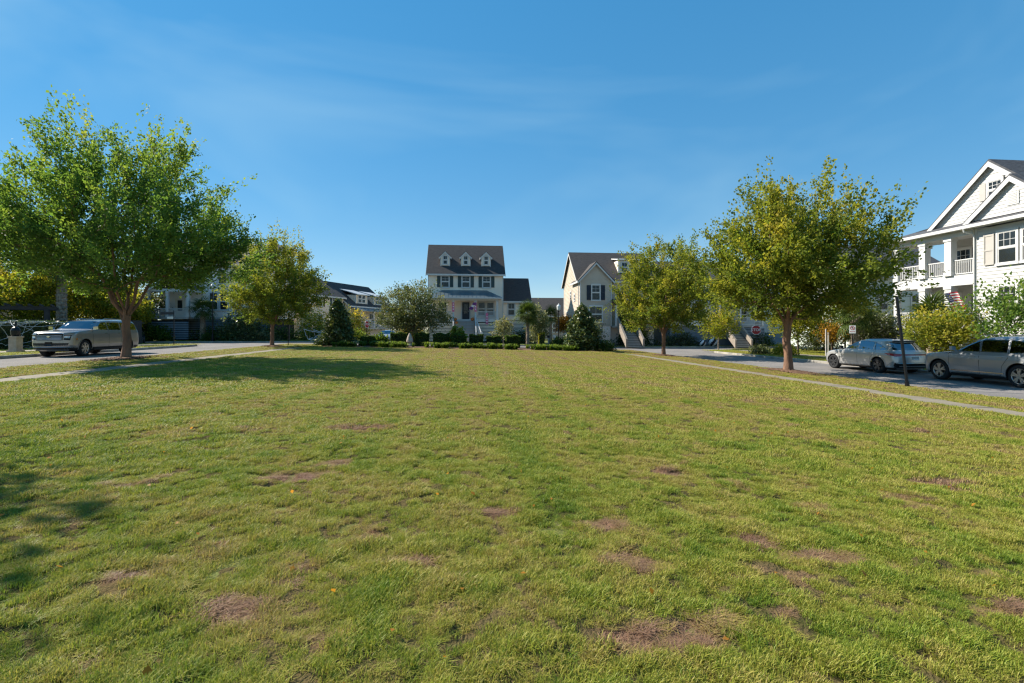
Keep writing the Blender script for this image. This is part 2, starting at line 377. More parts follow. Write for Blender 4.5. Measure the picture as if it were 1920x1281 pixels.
def turfmat():
    m, t, o = nt('turf_floor'); N = t.nodes.new; K = t.links.new
    b = N('ShaderNodeBsdfPrincipled'); b.inputs['Roughness'].default_value = 1.0; b.inputs['Specular IOR Level'].default_value = 0.0; K(b.outputs[0], o.inputs[0])
    a = N('ShaderNodeAttribute'); a.attribute_name = 'dry'; a2 = N('ShaderNodeAttribute'); a2.attribute_name = 'bare'
    tcn = N('ShaderNodeTexCoord'); n = N('ShaderNodeTexNoise'); n.inputs['Scale'].default_value = 45; n.inputs['Detail'].default_value = 5; K(tcn.outputs['Object'], n.inputs['Vector'])
    ad = N('ShaderNodeMath'); ad.operation = 'MULTIPLY_ADD'; ad.inputs[1].default_value = .7; K(n.outputs['Fac'], ad.inputs[0]); K(a.outputs['Fac'], ad.inputs[2])
    r = N('ShaderNodeValToRGB'); e = r.color_ramp.elements; e[0].position = .35; e[0].color = (.055, .06, .018, 1); e[1].position = 1.15; e[1].color = (.13, .095, .045, 1)
    K(ad.outputs[0], r.inputs['Fac'])
    r2 = N('ShaderNodeValToRGB'); f = r2.color_ramp.elements; f[0].color = (.07, .04, .025, 1); f[1].color = (.30, .18, .115, 1); K(n.outputs['Fac'], r2.inputs['Fac'])
    mxn = N('ShaderNodeMixRGB'); K(a2.outputs['Fac'], mxn.inputs['Fac']); K(r.outputs[0], mxn.inputs['Color1']); K(r2.outputs[0], mxn.inputs['Color2']); K(mxn.outputs[0], b.inputs['Base Color'])
    bm = N('ShaderNodeBump'); bm.inputs['Strength'].default_value = 1; bm.inputs['Distance'].default_value = .03; K(n.outputs['Fac'], bm.inputs['Height']); K(bm.outputs[0], b.inputs['Normal'])
    return m
M['turf'] = turfmat()
turf_grid('lawn_near', -11.95, 12.05, -4, 16, .06, M['turf'])
turf_grid('lawn_far', -11.95, 12.05, 16, 40.2, .3, M['turf'])
turf_grid('verge_left', -16.0, -13.35, -12, 45.5, .2, M['turf'])
turf_grid('verge_right', 13.45, 16.0, -12, 45.5, .2, M['turf'])
# concrete walks laid in slabs
def walk(name, x0, x1, y0, y1, dz, step=1.5):
    root = tag(empty(name, (0, 0, 0)), kind='structure'); n = int((y1-y0)/step); xc = (x0+x1)/2
    s = MB(); w = (x1-x0)/2; s.box(-w, w, .005, step-.005, -.1, 0)
    me = s.mesh('slab', M['concrete'])
    for i in range(n):
        o = place('slab', me, root, (xc, y0+i*step, g(xc)+dz+RNG.normal(0, .003)), rot=(0, math.atan2(g(x0)-g(x1), x1-x0), 0))
walk('sidewalk_left', -13.2, -12.05, -10, 38.5, .03)
walk('sidewalk_right', 12.15, 13.3, -10, 37.5, .03)
walk('walk_across_left_street', -26.2, -24.7, 10, 44, KB+.02)
walk('walk_across_right_street', 25.0, 26.4, 4, 44, KB+.02)
# planting bed across the far end of the square
bp = []
for i in range(40):
    t = 2*math.pi*i/40; ct, st = math.cos(t), math.sin(t)
    bp.append((.3+12.3*abs(ct)**.35*np.sign(ct), 43.0+2.7*abs(st)**.5*np.sign(st)))
bm_ = MB(); n_ = len(bp)
bm_.add([(x, y, g(x)+.0) for x, y in bp]+[(.3+(x-.3)*.94, 43+(y-43)*.85, g(.3+(x-.3)*.94)+.07) for x, y in bp]+[(.3, 43, g(.3)+.09)],
        [(i, (i+1) % n_, n_+(i+1) % n_, n_+i) for i in range(n_)]+[(n_+i, n_+(i+1) % n_, 2*n_) for i in range(n_)])
tag(bm_.obj('mulch_bed', M['mulch'], smooth=True), kind='structure')
def mulch_ring(x, y, r, seed):
    rr = np.random.default_rng(seed); b = MB(); n = 22; k = []
    for f, h in ((1.0, -.005), (.75, .05), (.4, .09)):
        for i in range(n):
            t = 2*math.pi*i/n; q = r*f*(1+.12*math.sin(3*t+seed)+.06*rr.normal())
            xx = x+q*.8*math.cos(t); yy = y+q*1.5*math.sin(t); xx = min(max(xx, x-.62), x+.62)
            k.append((xx, yy, g(xx)+h+.02))
    k.append((x, y, g(x)+.12))
    b.add(k, [(a*n+i, a*n+(i+1) % n, (a+1)*n+(i+1) % n, (a+1)*n+i) for a in range(2) for i in range(n)]+[(2*n+i, 2*n+(i+1) % n, 3*n) for i in range(n)])
    tag(b.obj('mulch_ring', M['mulch'], smooth=True), kind='structure')
    # loose bark chips lying on the mulch
    V = []; Q = []
    for i in range(420):
        q = math.sqrt(rr.random())*r*1.15; t = rr.random()*6.283; px = min(max(x+q*.8*math.cos(t), x-.64), x+.64); py = y+q*1.5*math.sin(t)
        a = rr.random()*3.14; l = .02+.035*rr.random(); w = l*.4; z = g(px)+.045+.09*(1-q/r/1.2); ca, sa = math.cos(a), math.sin(a); ti = rr.normal()*.01
        V += [(px-ca*l-sa*w, py-sa*l+ca*w, z-ti), (px+ca*l-sa*w, py+sa*l+ca*w, z+ti), (px+ca*l+sa*w, py+sa*l-ca*w, z+ti+.006), (px-ca*l+sa*w, py-sa*l-ca*w, z-ti+.006)]; Q.append([4*i, 4*i+1, 4*i+2, 4*i+3])
    tag(place('bark_chips', np_mesh('bark_chips', V, Q, M['mulch'])), 'loose bark chips and fallen leaves in the mulch ring', 'mulch', kind='stuff')
TREES = dict(L1=(-15.5, 23.8), L2=(-15.3, 40.2), R1=(15.5, 21.9), R2=(15.2, 35.9))
for i, k in enumerate(('L1', 'L2', 'R1', 'R2')): mulch_ring(*TREES[k], [1.25, .8, 1.2, .9][i], 20+i)

# ------------------------------------------------------------------ mown grass (stuff): clumps of blades set out by geometry nodes
def grassmat():
    m, t, o = nt('grass_blades'); N = t.nodes.new; K = t.links.new
    a = N('ShaderNodeAttribute'); a.attribute_type = 'INSTANCER'; a.attribute_name = 'dry'
    oi = N('ShaderNodeObjectInfo'); ad = N('ShaderNodeMath'); ad.operation = 'MULTIPLY_ADD'; ad.inputs[1].default_value = .16
    tn = N('ShaderNodeAttribute'); tn.attribute_name = 'tint'; ad2 = N('ShaderNodeMath'); ad2.operation = 'MULTIPLY_ADD'; ad2.inputs[1].default_value = .38
    K(oi.outputs['Random'], ad.inputs[0]); K(a.outputs['Fac'], ad.inputs[2]); K(tn.outputs['Fac'], ad2.inputs[0]); K(ad.outputs[0], ad2.inputs[2])
    sc = N('ShaderNodeMath'); sc.operation = 'MULTIPLY'; sc.inputs[1].default_value = .5; K(ad2.outputs[0], sc.inputs[0])
    r = N('ShaderNodeValToRGB'); e = r.color_ramp.elements
    for p, c in ((.10, (.135, .225, .022)), (.26, (.275, .325, .034)), (.40, (.40, .375, .065)), (.54, (.42, .33, .10)), (.70, (.36, .235, .125)), (.88, (.34, .205, .13))):
        q = e.new(p); q.color = (*c, 1)
    e.remove(e[0]); e.remove(e[-1]); K(sc.outputs[0], r.inputs['Fac'])
    b = N('ShaderNodeBsdfPrincipled'); b.inputs['Roughness'].default_value = .5; b.inputs['Specular IOR Level'].default_value = .25; K(r.outputs[0], b.inputs['Base Color'])
    tr = N('ShaderNodeBsdfTranslucent'); K(r.outputs[0], tr.inputs['Color'])
    x = N('ShaderNodeMixShader'); x.inputs['Fac'].default_value = .38; K(b.outputs[0], x.inputs[1]); K(tr.outputs[0], x.inputs[2]); K(x.outputs[0], o.inputs[0])
    return m
M['grass'] = grassmat()
def clump(n, rad, h, w, lean, seed, flat=0.0):
    """n bent blades, five vertices each -> (V, tris, tint)"""
    q = np.random.default_rng(seed); ang = q.random(n)*2*np.pi; rr = rad*np.sqrt(q.random(n)); bx = rr*np.cos(ang); by = rr*np.sin(ang)
    a = q.random(n)*2*np.pi; hh = h*(.55+.75*q.random(n))*(1-flat*.75); ln = lean*(.3+1.1*q.random(n))*h*(1+flat*2)
    dx = np.cos(a); dy = np.sin(a); wx = -dy*w*.5*(.7+.6*q.random(n)); wy = dx*w*.5
    V = np.zeros((n, 5, 3))
    V[:, 0] = np.stack([bx-wx, by-wy, 0*bx-.006], 1); V[:, 1] = np.stack([bx+wx, by+wy, 0*bx-.006], 1)
    mx_, my_ = bx+dx*ln*.35, by+dy*ln*.35
    V[:, 2] = np.stack([mx_+wx*.85, my_+wy*.85, hh*.62], 1); V[:, 3] = np.stack([mx_-wx*.85, my_-wy*.85, hh*.62], 1)
    V[:, 4] = np.stack([bx+dx*ln, by+dy*ln, hh], 1)
    b = np.arange(n)[:, None]*5
    T = np.concatenate([b+np.array([[0, 1, 2]]), b+np.array([[0, 2, 3]]), b+np.array([[3, 2, 4]])], 0)
    return V.reshape(-1, 3), T, np.repeat(q.random(n), 5)
def grass_object(name, pts, rz, sc, var, dry, templates, label):
    V = []; T = []; vt = []; ti = []; off = 0
    for k, (v, t, tn) in enumerate(templates):
        V.append(v); T.append(t+off); off += len(v); vt.append(np.full(len(v), k+1)); ti.append(tn)
    V.append(pts); vt.append(np.zeros(len(pts))); ti.append(np.zeros(len(pts)))
    V = np.concatenate(V); vt = np.concatenate(vt); n0 = off; pad = np.zeros(n0)
    me = np_mesh(name, V, np.concatenate(T), M['grass'], False, {
        'vt': ('POINT', vt), 'tint': ('POINT', np.concatenate(ti)), 'rz': ('POINT', np.concatenate([pad, rz])), 'sc': ('POINT', np.concatenate([pad, sc])),
        'var': ('POINT', np.concatenate([pad-1, var])), 'dry': ('POINT', np.concatenate([pad, dry]))})
    o = place(name, me); tag(o, label, 'grass', kind='stuff')
    ng = bpy.data.node_groups.new(name+'_nodes', 'GeometryNodeTree')
    ng.interface.new_socket('Geometry', in_out='INPUT', socket_type='NodeSocketGeometry'); ng.interface.new_socket('Geometry', in_out='OUTPUT', socket_type='NodeSocketGeometry')
    N = ng.nodes.new; K = ng.links.new; gi = N('NodeGroupInput'); go = N('NodeGroupOutput'); jn = N('GeometryNodeJoinGeometry')
    def attr(nm):
        a = N('GeometryNodeInputNamedAttribute'); a.data_type = 'FLOAT'; a.inputs['Name'].default_value = nm; return a.outputs['Attribute']
    def eq(sock, val):
        c = N('FunctionNodeCompare'); c.data_type = 'FLOAT'; c.operation = 'EQUAL'; c.inputs[1].default_value = val; c.inputs['Epsilon'].default_value = .1; K(sock, c.inputs[0]); return c.outputs[0]
    def sep(val):
        s = N('GeometryNodeSeparateGeometry'); s.domain = 'POINT'; K(gi.outputs[0], s.inputs['Geometry']); K(eq(attr('vt'), val), s.inputs['Selection']); return s.outputs['Selection']
    P = sep(0); cx = N('ShaderNodeCombineXYZ'); K(attr('rz'), cx.inputs['Z'])
    e2r = N('FunctionNodeEulerToRotation'); K(cx.outputs[0], e2r.inputs[0])
    for k in range(len(templates)):
        ip = N('GeometryNodeInstanceOnPoints'); K(P, ip.inputs['Points']); K(sep(k+1), ip.inputs['Instance']); K(eq(attr('var'), k), ip.inputs['Selection'])
        K(e2r.outputs[0], ip.inputs['Rotation']); K(attr('sc'), ip.inputs['Scale']); K(ip.outputs[0], jn.inputs[0])
    K(jn.outputs[0], go.inputs[0])
    md = o.modifiers.new('grass', 'NODES'); md.node_group = ng
    return o
def scatter(x0, x1, y0, y1, dens, dfun=None):
    n = int((x1-x0)*(y1-y0)*dens); x = x0+(x1-x0)*RNG.random(n); y = y0+(y1-y0)*RNG.random(n)
    keep = np.ones(n, bool) if dfun is None else dfun(x, y)
    return x[keep], y[keep]
def in_view(x, y, marg=2.2):
    d = x*math.sin(YAW)+y*math.cos(YAW); xc = x*math.cos(YAW)-y*math.sin(YAW)
    return (d > 1.0) & (np.abs(xc) < d*1.1+marg)
def dist(x, y): return np.hypot(x, y)
TN = [clump(50, .045, .024, .0034, .9, 1), clump(44, .05, .032, .0036, 1.0, 2), clump(50, .045, .019, .0034, .9, 3), clump(44, .055, .03, .0034, 1.1, 4, flat=.75)]
TM = [clump(60, .08, .028, .0055, .9, 5), clump(54, .085, .036, .006, 1.0, 6)]
TF = [clump(64, .2, .04, .014, 1.0, 7), clump(60, .22, .05, .015, 1.1, 8)]
AX, AY, AV, AS = [], [], [], []
def put(x, y, v, s): AX.append(x); AY.append(y); AV.append(v); AS.append(s)
lawn = (-11.97, 12.07)
x, y = scatter(*lawn, .8, 7.2, 900, lambda x, y: in_view(x, y) & (dist(x, y) < 6.8+.8*RNG.random(len(x))) & (RNG.random(len(x)) > .35*bare(x, y)) & (vnoise(x, y, .075, 21)*.75+vnoise(x, y, .24, 22)*.25 > .26+.14*RNG.random(len(x))))
v = np.where(RNG.random(len(x)) < .15+1.2*bare(x, y), 3, RNG.integers(0, 3, len(x))); put(x, y, v, .65+.35*RNG.random(len(x))+.9*(vnoise(x, y, .22, 8)-.35))
x, y = scatter(-11.97, 12.07, 2, 15.5, 240, lambda x, y: in_view(x, y) & (dist(x, y) > 6.6+.8*RNG.random(len(x))) & (dist(x, y) < 14+1.5*RNG.random(len(x))) & (RNG.random(len(x)) > .8*bare(x, y)) & (vnoise(x, y, .12, 21)*.75+vnoise(x, y, .5, 22)*.25 > .20+.14*RNG.random(len(x))))
put(x, y, 4+RNG.integers(0, 2, len(x)), .65+.3*RNG.random(len(x))+.8*(vnoise(x, y, .3, 8)-.35))
x, y = scatter(*lawn, 6, 40.6, 48, lambda x, y: in_view(x, y) & (dist(x, y) > 13.5+1.5*RNG.random(len(x))))
put(x, y, 6+RNG.integers(0, 2, len(x)), .7+.35*RNG.random(len(x))+.4*(vnoise(x, y, .8, 8)-.3))
for (a, b) in ((-16.0, -13.33), (13.43, 16.0)):
    ok = lambda x, y: in_view(x, y) & np.all([np.hypot((x-tx)/.62, (y-ty)/1.4) > .9 for tx, ty in TREES.values()], axis=0)
    x, y = scatter(a, b, 4, 45, 70, ok); put(x, y, 4+RNG.integers(0, 4, len(x)), .55+.45*RNG.random(len(x)))
x, y = scatter(-16, 16, 40, 46, 30, lambda x, y: (np.abs(x-.3) > 12.4) & in_view(x, y)); put(x, y, 6+RNG.integers(0, 2, len(x)), .8+.4*RNG.random(len(x)))
for ed_, y1 in ((-12.02, 38.4), (-13.23, 38.4), (12.12, 37.4), (13.33, 37.4)):   # turf creeping over the slab edges
    n = 1500; y = 3+(y1-3)*RNG.random(n)**1.2; x = ed_+.045*RNG.normal(size=n)+.04*np.sin(y*3.1); put(x, y, 4+RNG.integers(0, 2, n), .6+.5*RNG.random(n))
AX, AY, AV, AS = map(np.concatenate, (AX, AY, AV, AS))
AZ = gz(AX)+relief(AX, AY)+.012+.02*(np.abs(np.abs(AX)-12.65) < .7)
dr = dryness(AX, AY)+1.0*bare(AX, AY)+.10*(np.abs(AX) > 13.3)+RNG.normal(0, .12, len(AX))
grass_object('lawn_grass', np.stack([AX, AY, AZ], 1), RNG.random(len(AX))*6.283, AS, AV, np.clip(dr, 0, 1.6), TN+TM+TF, 'mown green and straw coloured turf covering the whole square')
YX, YY = [], []
for a, b, c_, d_, dn in ((-24.6, -22.25, 12, 44, 22), (-34, -26.3, 15, 46, 9), (22.45, 24.9, 8, 44, 22), (26.5, 32, 10, 46, 9), (-45, -13, 53.3, 57, 10), (-6, 45, 53.3, 56.5, 10)):
    x, y = scatter(a, b, c_, d_, dn, in_view); YX.append(x); YY.append(y)
YX = np.concatenate(YX); YY = np.concatenate(YY)
grass_object('yard_grass', np.stack([YX, YY, gz(YX)+KB-.006], 1), RNG.random(len(YX))*6.283, .7+.5*RNG.random(len(YX)), RNG.integers(0, 2, len(YX)),
             np.clip(.32+.3*vnoise(YX, YY, 2, 4)+RNG.normal(0, .06, len(YX)), 0, 1), TF, 'grass in the verges and yards across the streets')

# ------------------------------------------------------------------ vegetation builders
def leaves(name, P, S, tint, m, rng, D=None, upb=.5, el=1.7):
    """one folded-flat leaf (a rhombus) per point"""
    n = len(P); d = rng.normal(size=(n, 3))
    if D is not None: d = d*.6+D*.9
    d /= np.linalg.norm(d, axis=1)[:, None]+1e-9
    nr = rng.normal(size=(n, 3)); nr[:, 2] = np.abs(nr[:, 2])+upb
    r = np.cross(d, nr); r /= np.linalg.norm(r, axis=1)[:, None]+1e-9
    s = S[:, None]; V = np.empty((n, 4, 3)); cup = np.cross(r, d)*s*.12
    V[:, 0] = P-d*s*.5*el*.62; V[:, 1] = P+r*s*.36+cup; V[:, 2] = P+d*s*.5*el*.62; V[:, 3] = P-r*s*.36+cup
    return np_mesh(name, V.reshape(-1, 3), np.arange(4*n).reshape(n, 4), m, False, {'tint': ('FACE', np.clip(tint, 0, 1))})
def skeleton(base, fork, A, r0, rng, bal=.3, wig=.10, rtip=.008, expo=.5, limbs=()):
    """connect the attractor points A to a trunk, nearest first; returns nodes, parents, radii, index of each attractor"""
    N = [np.array(base, float)]; par = [-1]; pl = [0.0]; h = np.linalg.norm(np.array(fork)-N[0]); k = max(3, int(h/.5))
    for i in range(1, k+1):
        t = i/k; p = np.array(base)*(1-t)+np.array(fork)*t+rng.normal(0, .02, 3)*(i < k); N.append(p); par.append(i-1); pl.append(h*t*.3)
    first = k-1; order = np.argsort(np.linalg.norm(A-np.array(fork), axis=1)); idx = np.zeros(len(A), int)
    NA = np.zeros((len(A)*4+k+8+6*len(limbs), 3)); PL = np.zeros(len(NA)); NA[:k+1] = N; PL[:k+1] = pl; cnt = k+1
    for e in limbs:
        prev = k-1 if rng.random() < .4 else k; p = NA[prev].copy(); e = np.array(e); out_ = (e-p)*np.array([1, 1, 0])
        for i in range(1, 6):
            t = i/5; NA[cnt] = p*(1-t)+e*t+out_*.10*math.sin(math.pi*t)*(1 if rng.random() < .7 else -.3)+rng.normal(0, .05, 3); par.append(prev); PL[cnt] = PL[prev]+np.linalg.norm(e-p)/5*.35; prev = cnt; cnt += 1
    if limbs: first = k
    for a in order:
        q = A[a]; D = np.linalg.norm(NA[first:cnt]-q, axis=1); cost = D+bal*PL[first:cnt]+.6*np.maximum(0, NA[first:cnt, 2]-q[2])
        j = first+int(np.argmin(cost)); p = NA[j]; L_ = np.linalg.norm(q-p); ns = 1 if L_ < .5 else (2 if L_ < 1.4 else 3); prev = j
        for i in range(1, ns+1):
            t = i/ns; x = p*(1-t)+q*t
            if i < ns: x = x+rng.normal(0, wig*L_*.3, 3)+np.array([0, 0, .10*L_*math.sin(math.pi*t)])*(-1 if rng.random() < .3 else 1)
            NA[cnt] = x; par.append(prev); PL[cnt] = PL[prev]+L_/ns; prev = cnt; cnt += 1
        idx[a] = prev
    NA = NA[:cnt]; tips = np.zeros(cnt); tips[idx] += 1
    for i in range(cnt-1, 0, -1): tips[par[i]] += tips[i]
    rad = rtip*np.maximum(tips, 1)**expo; rad = rad/rad[0]*r0 if rad[0] > r0 else rad
    rad = np.maximum(rad, rtip*.7); rad[:first+1] = np.maximum(rad[:first+1], r0*np.linspace(1.0, .82, first+1)); rad[0] = r0*1.25
    return NA, np.array(par), rad, idx
def tubes(name, NA, par, rad, m, minr=0.0):
    V = []; F = []; off = 0
    for i in range(1, len(NA)):
        p, q = NA[par[i]], NA[i]; r0, r1 = min(rad[par[i]], rad[i]*1.35 if rad[i] < .6*rad[par[i]] else rad[par[i]]), rad[i]
        if r1 < minr: continue
        d = q-p; l = np.linalg.norm(d)
        if l < 1e-5: continue
        d /= l; a = np.cross(d, [0, 0, 1.0]); la = np.linalg.norm(a); a = a/la if la > 1e-3 else np.array([1.0, 0, 0]); b = np.cross(d, a)
        n = 10 if r1 > .08 else (6 if r1 > .03 else 4); t = np.arange(n)*2*np.pi/n; rg = np.cos(t)[:, None]*a+np.sin(t)[:, None]*b
        V.append(p+rg*r0); V.append(q+d*r1*.3+rg*r1); i0 = off+np.arange(n); i1 = off+(np.arange(n)+1) % n
        F.append(np.stack([i0, i1, i1+n, i0+n], 1)); off += 2*n
    return np_mesh(name, np.concatenate(V), np.concatenate(F), m, True)
def crown_points(n, c, rx, ry, rup, rdn, rng, lump=.25, shell=2.6, seed=0):
    d = rng.normal(size=(n*3, 3)); d /= np.linalg.norm(d, axis=1)[:, None]
    th = np.arctan2(d[:, 1], d[:, 0]); ph = d[:, 2]
    bump = 1+lump*(np.sin(3*th+seed)*.4+np.sin(5*th+2.1*seed+3*ph)*.35+np.sin(7*ph+seed*1.7+2*th)*.4)
    r = rng.random(n*3)**(1/shell)*bump
    P = d*r[:, None]*np.where(d[:, 2:3] > 0, np.array([[rx, ry, rup]]), np.array([[rx, ry, rdn]]))
    return (P+np.array(c))[:n]
def tree(name, label, xy, height, fork, r0, crown, leafm, barkm, nleaf, leaf, seed, cat='tree', group=None, natt=260, spray=(.55, .17), upshoot=.5, tint=(.45, .22), lump=.25, z0=None, lean=(0, 0), shell=2.6, stems=None, topyellow=.25, droop=0.0, shoots=0, nlimb=0, taper=0.0):
    """crown = (rx, ry, z_low, z_mid, offset x, offset y)"""
    rng = np.random.default_rng(seed); gx = g(xy[0]) if z0 is None else z0
    root = empty(name, (xy[0], xy[1], gx), 0, label, cat, group)
    rx, ry, zl, zm, ox, oy = crown; c = (ox, oy, zm)
    A = crown_points(natt, c, rx, ry, height-zm-.3, zm-zl, rng, lump, shell, seed)
    if taper: k_ = 1-taper*np.clip((A[:, 2]-zm)/(height-zm), 0, 1.1)**1.3; A[:, 0] = ox+(A[:, 0]-ox)*k_; A[:, 1] = oy+(A[:, 1]-oy)*k_
    if shoots:
        th = rng.random(shoots)*6.283; q = .75*(1-.5*taper)*np.sqrt(rng.random(shoots)); S = np.stack([ox+rx*q*np.cos(th), oy+ry*q*np.sin(th), zm+(height-zm)*np.sqrt(np.maximum(0, 1-q*q))*(.92+.14*rng.random(shoots))], 1); A = np.concatenate([A, S])
    rh = np.hypot((A[:, 0]-ox)/rx, (A[:, 1]-oy)/ry); A = A[(A[:, 2] > zl*.9) & (rh < .5+.6*np.clip((A[:, 2]-zl)/(.55*(zm-zl)), 0, 1))]
    lm = [(ox+rx*.33*math.cos(6.283*i/nlimb+seed), oy+ry*.33*math.sin(6.283*i/nlimb+seed), fork+(zm-fork)*(1.0+.25*rng.random())) for i in range(nlimb)]+([(ox, oy, zm+.25*(height-zm))] if nlimb else [])
    NA, par, rad, idx = skeleton((0, 0, -.08), (lean[0], lean[1], fork), A, r0, rng, limbs=lm)
    place('trunk', tubes('trunk', NA, par, rad, barkm), root)
    tip = NA[idx]; pp = NA[par[idx]]; dr = tip-pp; dr /= np.linalg.norm(dr, axis=1)[:, None]+1e-9
    out = tip-np.array([0, 0, zm*.7]); out /= np.linalg.norm(out, axis=1)[:, None]
    sd_ = dr*.55+out*.6+np.array([0, 0, upshoot]); 
    low = np.clip((zm-tip[:, 2])/(zm-zl+.01), 0, 1); sd_[:, 2] -= (.7+droop)*low
    sd_ /= np.linalg.norm(sd_, axis=1)[:, None]
    per = rng.multinomial(nleaf, np.ones(len(tip))/len(tip)); own = np.repeat(np.arange(len(tip)), per); n = len(own)
    ln = spray[0]*(.6+.9*rng.random(len(tip)))
    t = rng.random(n)*1.5-.55; wid = spray[1]*(1.15-.55*np.clip(t, -1, 1))
    # three twigs fan out from every branch tip
    fan = rng.normal(size=(len(tip), 3, 3))*.45; tw = rng.integers(0, 3, n)
    dd = sd_[own]+fan[own, tw]*np.clip(t+.3, 0, 1)[:, None]
    P = tip[own]+dd*(t*ln[own])[:, None]+rng.normal(size=(n, 3))*wid[:, None]; P[:, 2] -= droop*.25*np.maximum(t, 0)**2
    hgt = np.clip((P[:, 2]-zl)/(height-zl), 0, 1)
    ct = rng.normal(0, .16, len(tip))
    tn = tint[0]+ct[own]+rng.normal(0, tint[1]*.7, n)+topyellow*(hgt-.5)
    keep = P[:, 2] > zl-.12; P, tn, dd, n = P[keep], tn[keep], dd[keep], int(keep.sum())
    S = leaf*(.5+1.0*rng.random(n))
    place('crown', leaves('crown', P, S, tn, leafm, rng, dd), root)
    return root
def shrub(name, label, xy, size, leafm, nleaf, leaf, seed, cat='shrub', group=None, z0=None, tint=(.4, .25), shape='round', barkm=None, rz=0):
    """leafy mound: size = (rx, ry, h); shape round, box, cone or loose"""
    rng = np.random.default_rng(seed); gx = g(xy[0]) if z0 is None else z0
    root = empty(name, (xy[0], xy[1], gx), rz, label, cat, group); rx, ry, h = size
    if shape == 'box':
        f = rng.random((nleaf, 3))*2-1; ax = rng.choice(3, nleaf, p=[.28, .32, .40]); s = np.where(rng.random(nleaf) < .5, -1, 1)
        f[np.arange(nleaf), ax] = s*(1-.10*rng.random(nleaf)**2); f[:, 2] = np.where(ax == 2, np.abs(f[:, 2]), f[:, 2])
        cor = 1-.06*(np.abs(f).prod(1))
        P = np.stack([f[:, 0]*rx*cor, f[:, 1]*ry*cor, h*.5+f[:, 2]*h*.5*cor], 1)+rng.normal(0, .025, (nleaf, 3)); P *= 1+.05*np.sin(P[:, [1, 2, 0]]*7+seed)
        P[:, :2] *= (.86+.14*np.clip(P[:, 2:3]/h, 0, 1))
    elif shape == 'cone':
        t = rng.random(nleaf)**.75; t = 1-t; th = rng.random(nleaf)*6.283; q = (1-rng.random(nleaf)**2.5*.55)*(1+.20*np.sin(5*th+9*t+seed)+.16*np.sin(19*t+3*th)+.1*np.sin(31*t-4*th))
        prof = np.minimum(1, (1-t)**.62*1.08)*np.minimum(1, .6+t*3)
        P = np.stack([rx*prof*q*np.cos(th), ry*prof*q*np.sin(th), .1+t*h*.98], 1)+rng.normal(0, .09, (nleaf, 3))
    else:
        d = rng.normal(size=(nleaf, 3)); d[:, 2] = np.abs(d[:, 2])*1.1-.15; d /= np.linalg.norm(d, axis=1)[:, None]; th = np.arctan2(d[:, 1], d[:, 0])
        q = (1-rng.random(nleaf)**2*.6)*(1+.16*np.sin(4*th+seed+4*d[:, 2])+.12*np.sin(9*th-6*d[:, 2]+seed)); z = d[:, 2]*q
        P = np.stack([rx*d[:, 0]*q, ry*d[:, 1]*q, np.maximum(.03, h*.12+h*.88*z)], 1)+rng.normal(0, .05*max(.4, h), (nleaf, 3))*(1.0 if shape == 'loose' else .5)
        P[:, 2] = np.maximum(P[:, 2], .02)
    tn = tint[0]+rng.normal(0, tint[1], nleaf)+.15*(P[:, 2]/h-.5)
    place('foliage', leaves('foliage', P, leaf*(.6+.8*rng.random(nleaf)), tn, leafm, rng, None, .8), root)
    if shape == 'box':
        kk = MB(); kk.prism([(-rx*.78, -ry*.78, .06), (rx*.78, -ry*.78, .06), (rx*.90, -ry*.90, h*.94), (-rx*.90, -ry*.90, h*.94)], (0, ry*1.6, 0)); kk.obj('inner_growth', M['box_core'], root)
    b = MB()
    for i in range(5 if shape != 'cone' else 1):
        a = 6.283*i/5+seed; k = .0 if shape == 'cone' else .55; b.path([(0, 0, -.03), (rx*k*.5*math.cos(a), ry*k*.5*math.sin(a), h*.35), (rx*k*math.cos(a), ry*k*math.sin(a), h*.75)], [.035*max(.5, h/2), .02, .008], 5)
    b.obj('stem', barkm or M['bark_dark'], root)
    return root
def frond_mesh(seed, L=1.15, petiole=.75, n=22):
    """costapalmate fan leaf: petiole along +x, then a fan of pleated, drooping segments"""
    q = np.random.default_rng(seed); V = []; F = []; ti = []
    def quad(a, b, c, d, t): F.append([len(V)+i for i in range(4)]); V.extend([a, b, c, d]); ti.append(t)
    w = .018
    for i in range(3):
        x0, x1 = petiole*i/3, petiole*(i+1)/3; z0, z1 = .12*math.sin(x0*1.6), .12*math.sin(x1*1.6)
        quad((x0, -w, z0), (x1, -w, z1), (x1, w, z1), (x0, w, z0), .55)
    c = np.array([petiole, 0, .12*math.sin(petiole*1.6)])
    for i in range(n):
        a = R(-118+236*(i+.5)/n); l = L*(1-.25*abs(a)/2.1)*(.9+.15*q.random()); d = np.array([math.cos(a), math.sin(a), 0]); s = np.array([-d[1], d[0], 0]); ww = .036
        k = c+d*l*.5+np.array([0, 0, -.05*l+.03*(-1)**i]); e = c+d*l*.82+np.array([0, 0, -.22*l-.06*q.random()]); e2 = c+d*l*.97+np.array([0, 0, -.42*l-.1*q.random()]); t = .35+.25*q.random()
        quad(c-s*.006, c+s*.006, k+s*ww, k-s*ww, t); quad(k-s*ww, k+s*ww, e+s*ww*.6, e-s*ww*.6, t); quad(e-s*ww*.6, e+s*ww*.6, e2+s*.004, e2-s*.004, t+.12)
    return np_mesh('frond', V, F, M['frond'], False, {'tint': ('FACE', ti)})
FR = [frond_mesh(1), frond_mesh(2), frond_mesh(3, 1.0, .6)]
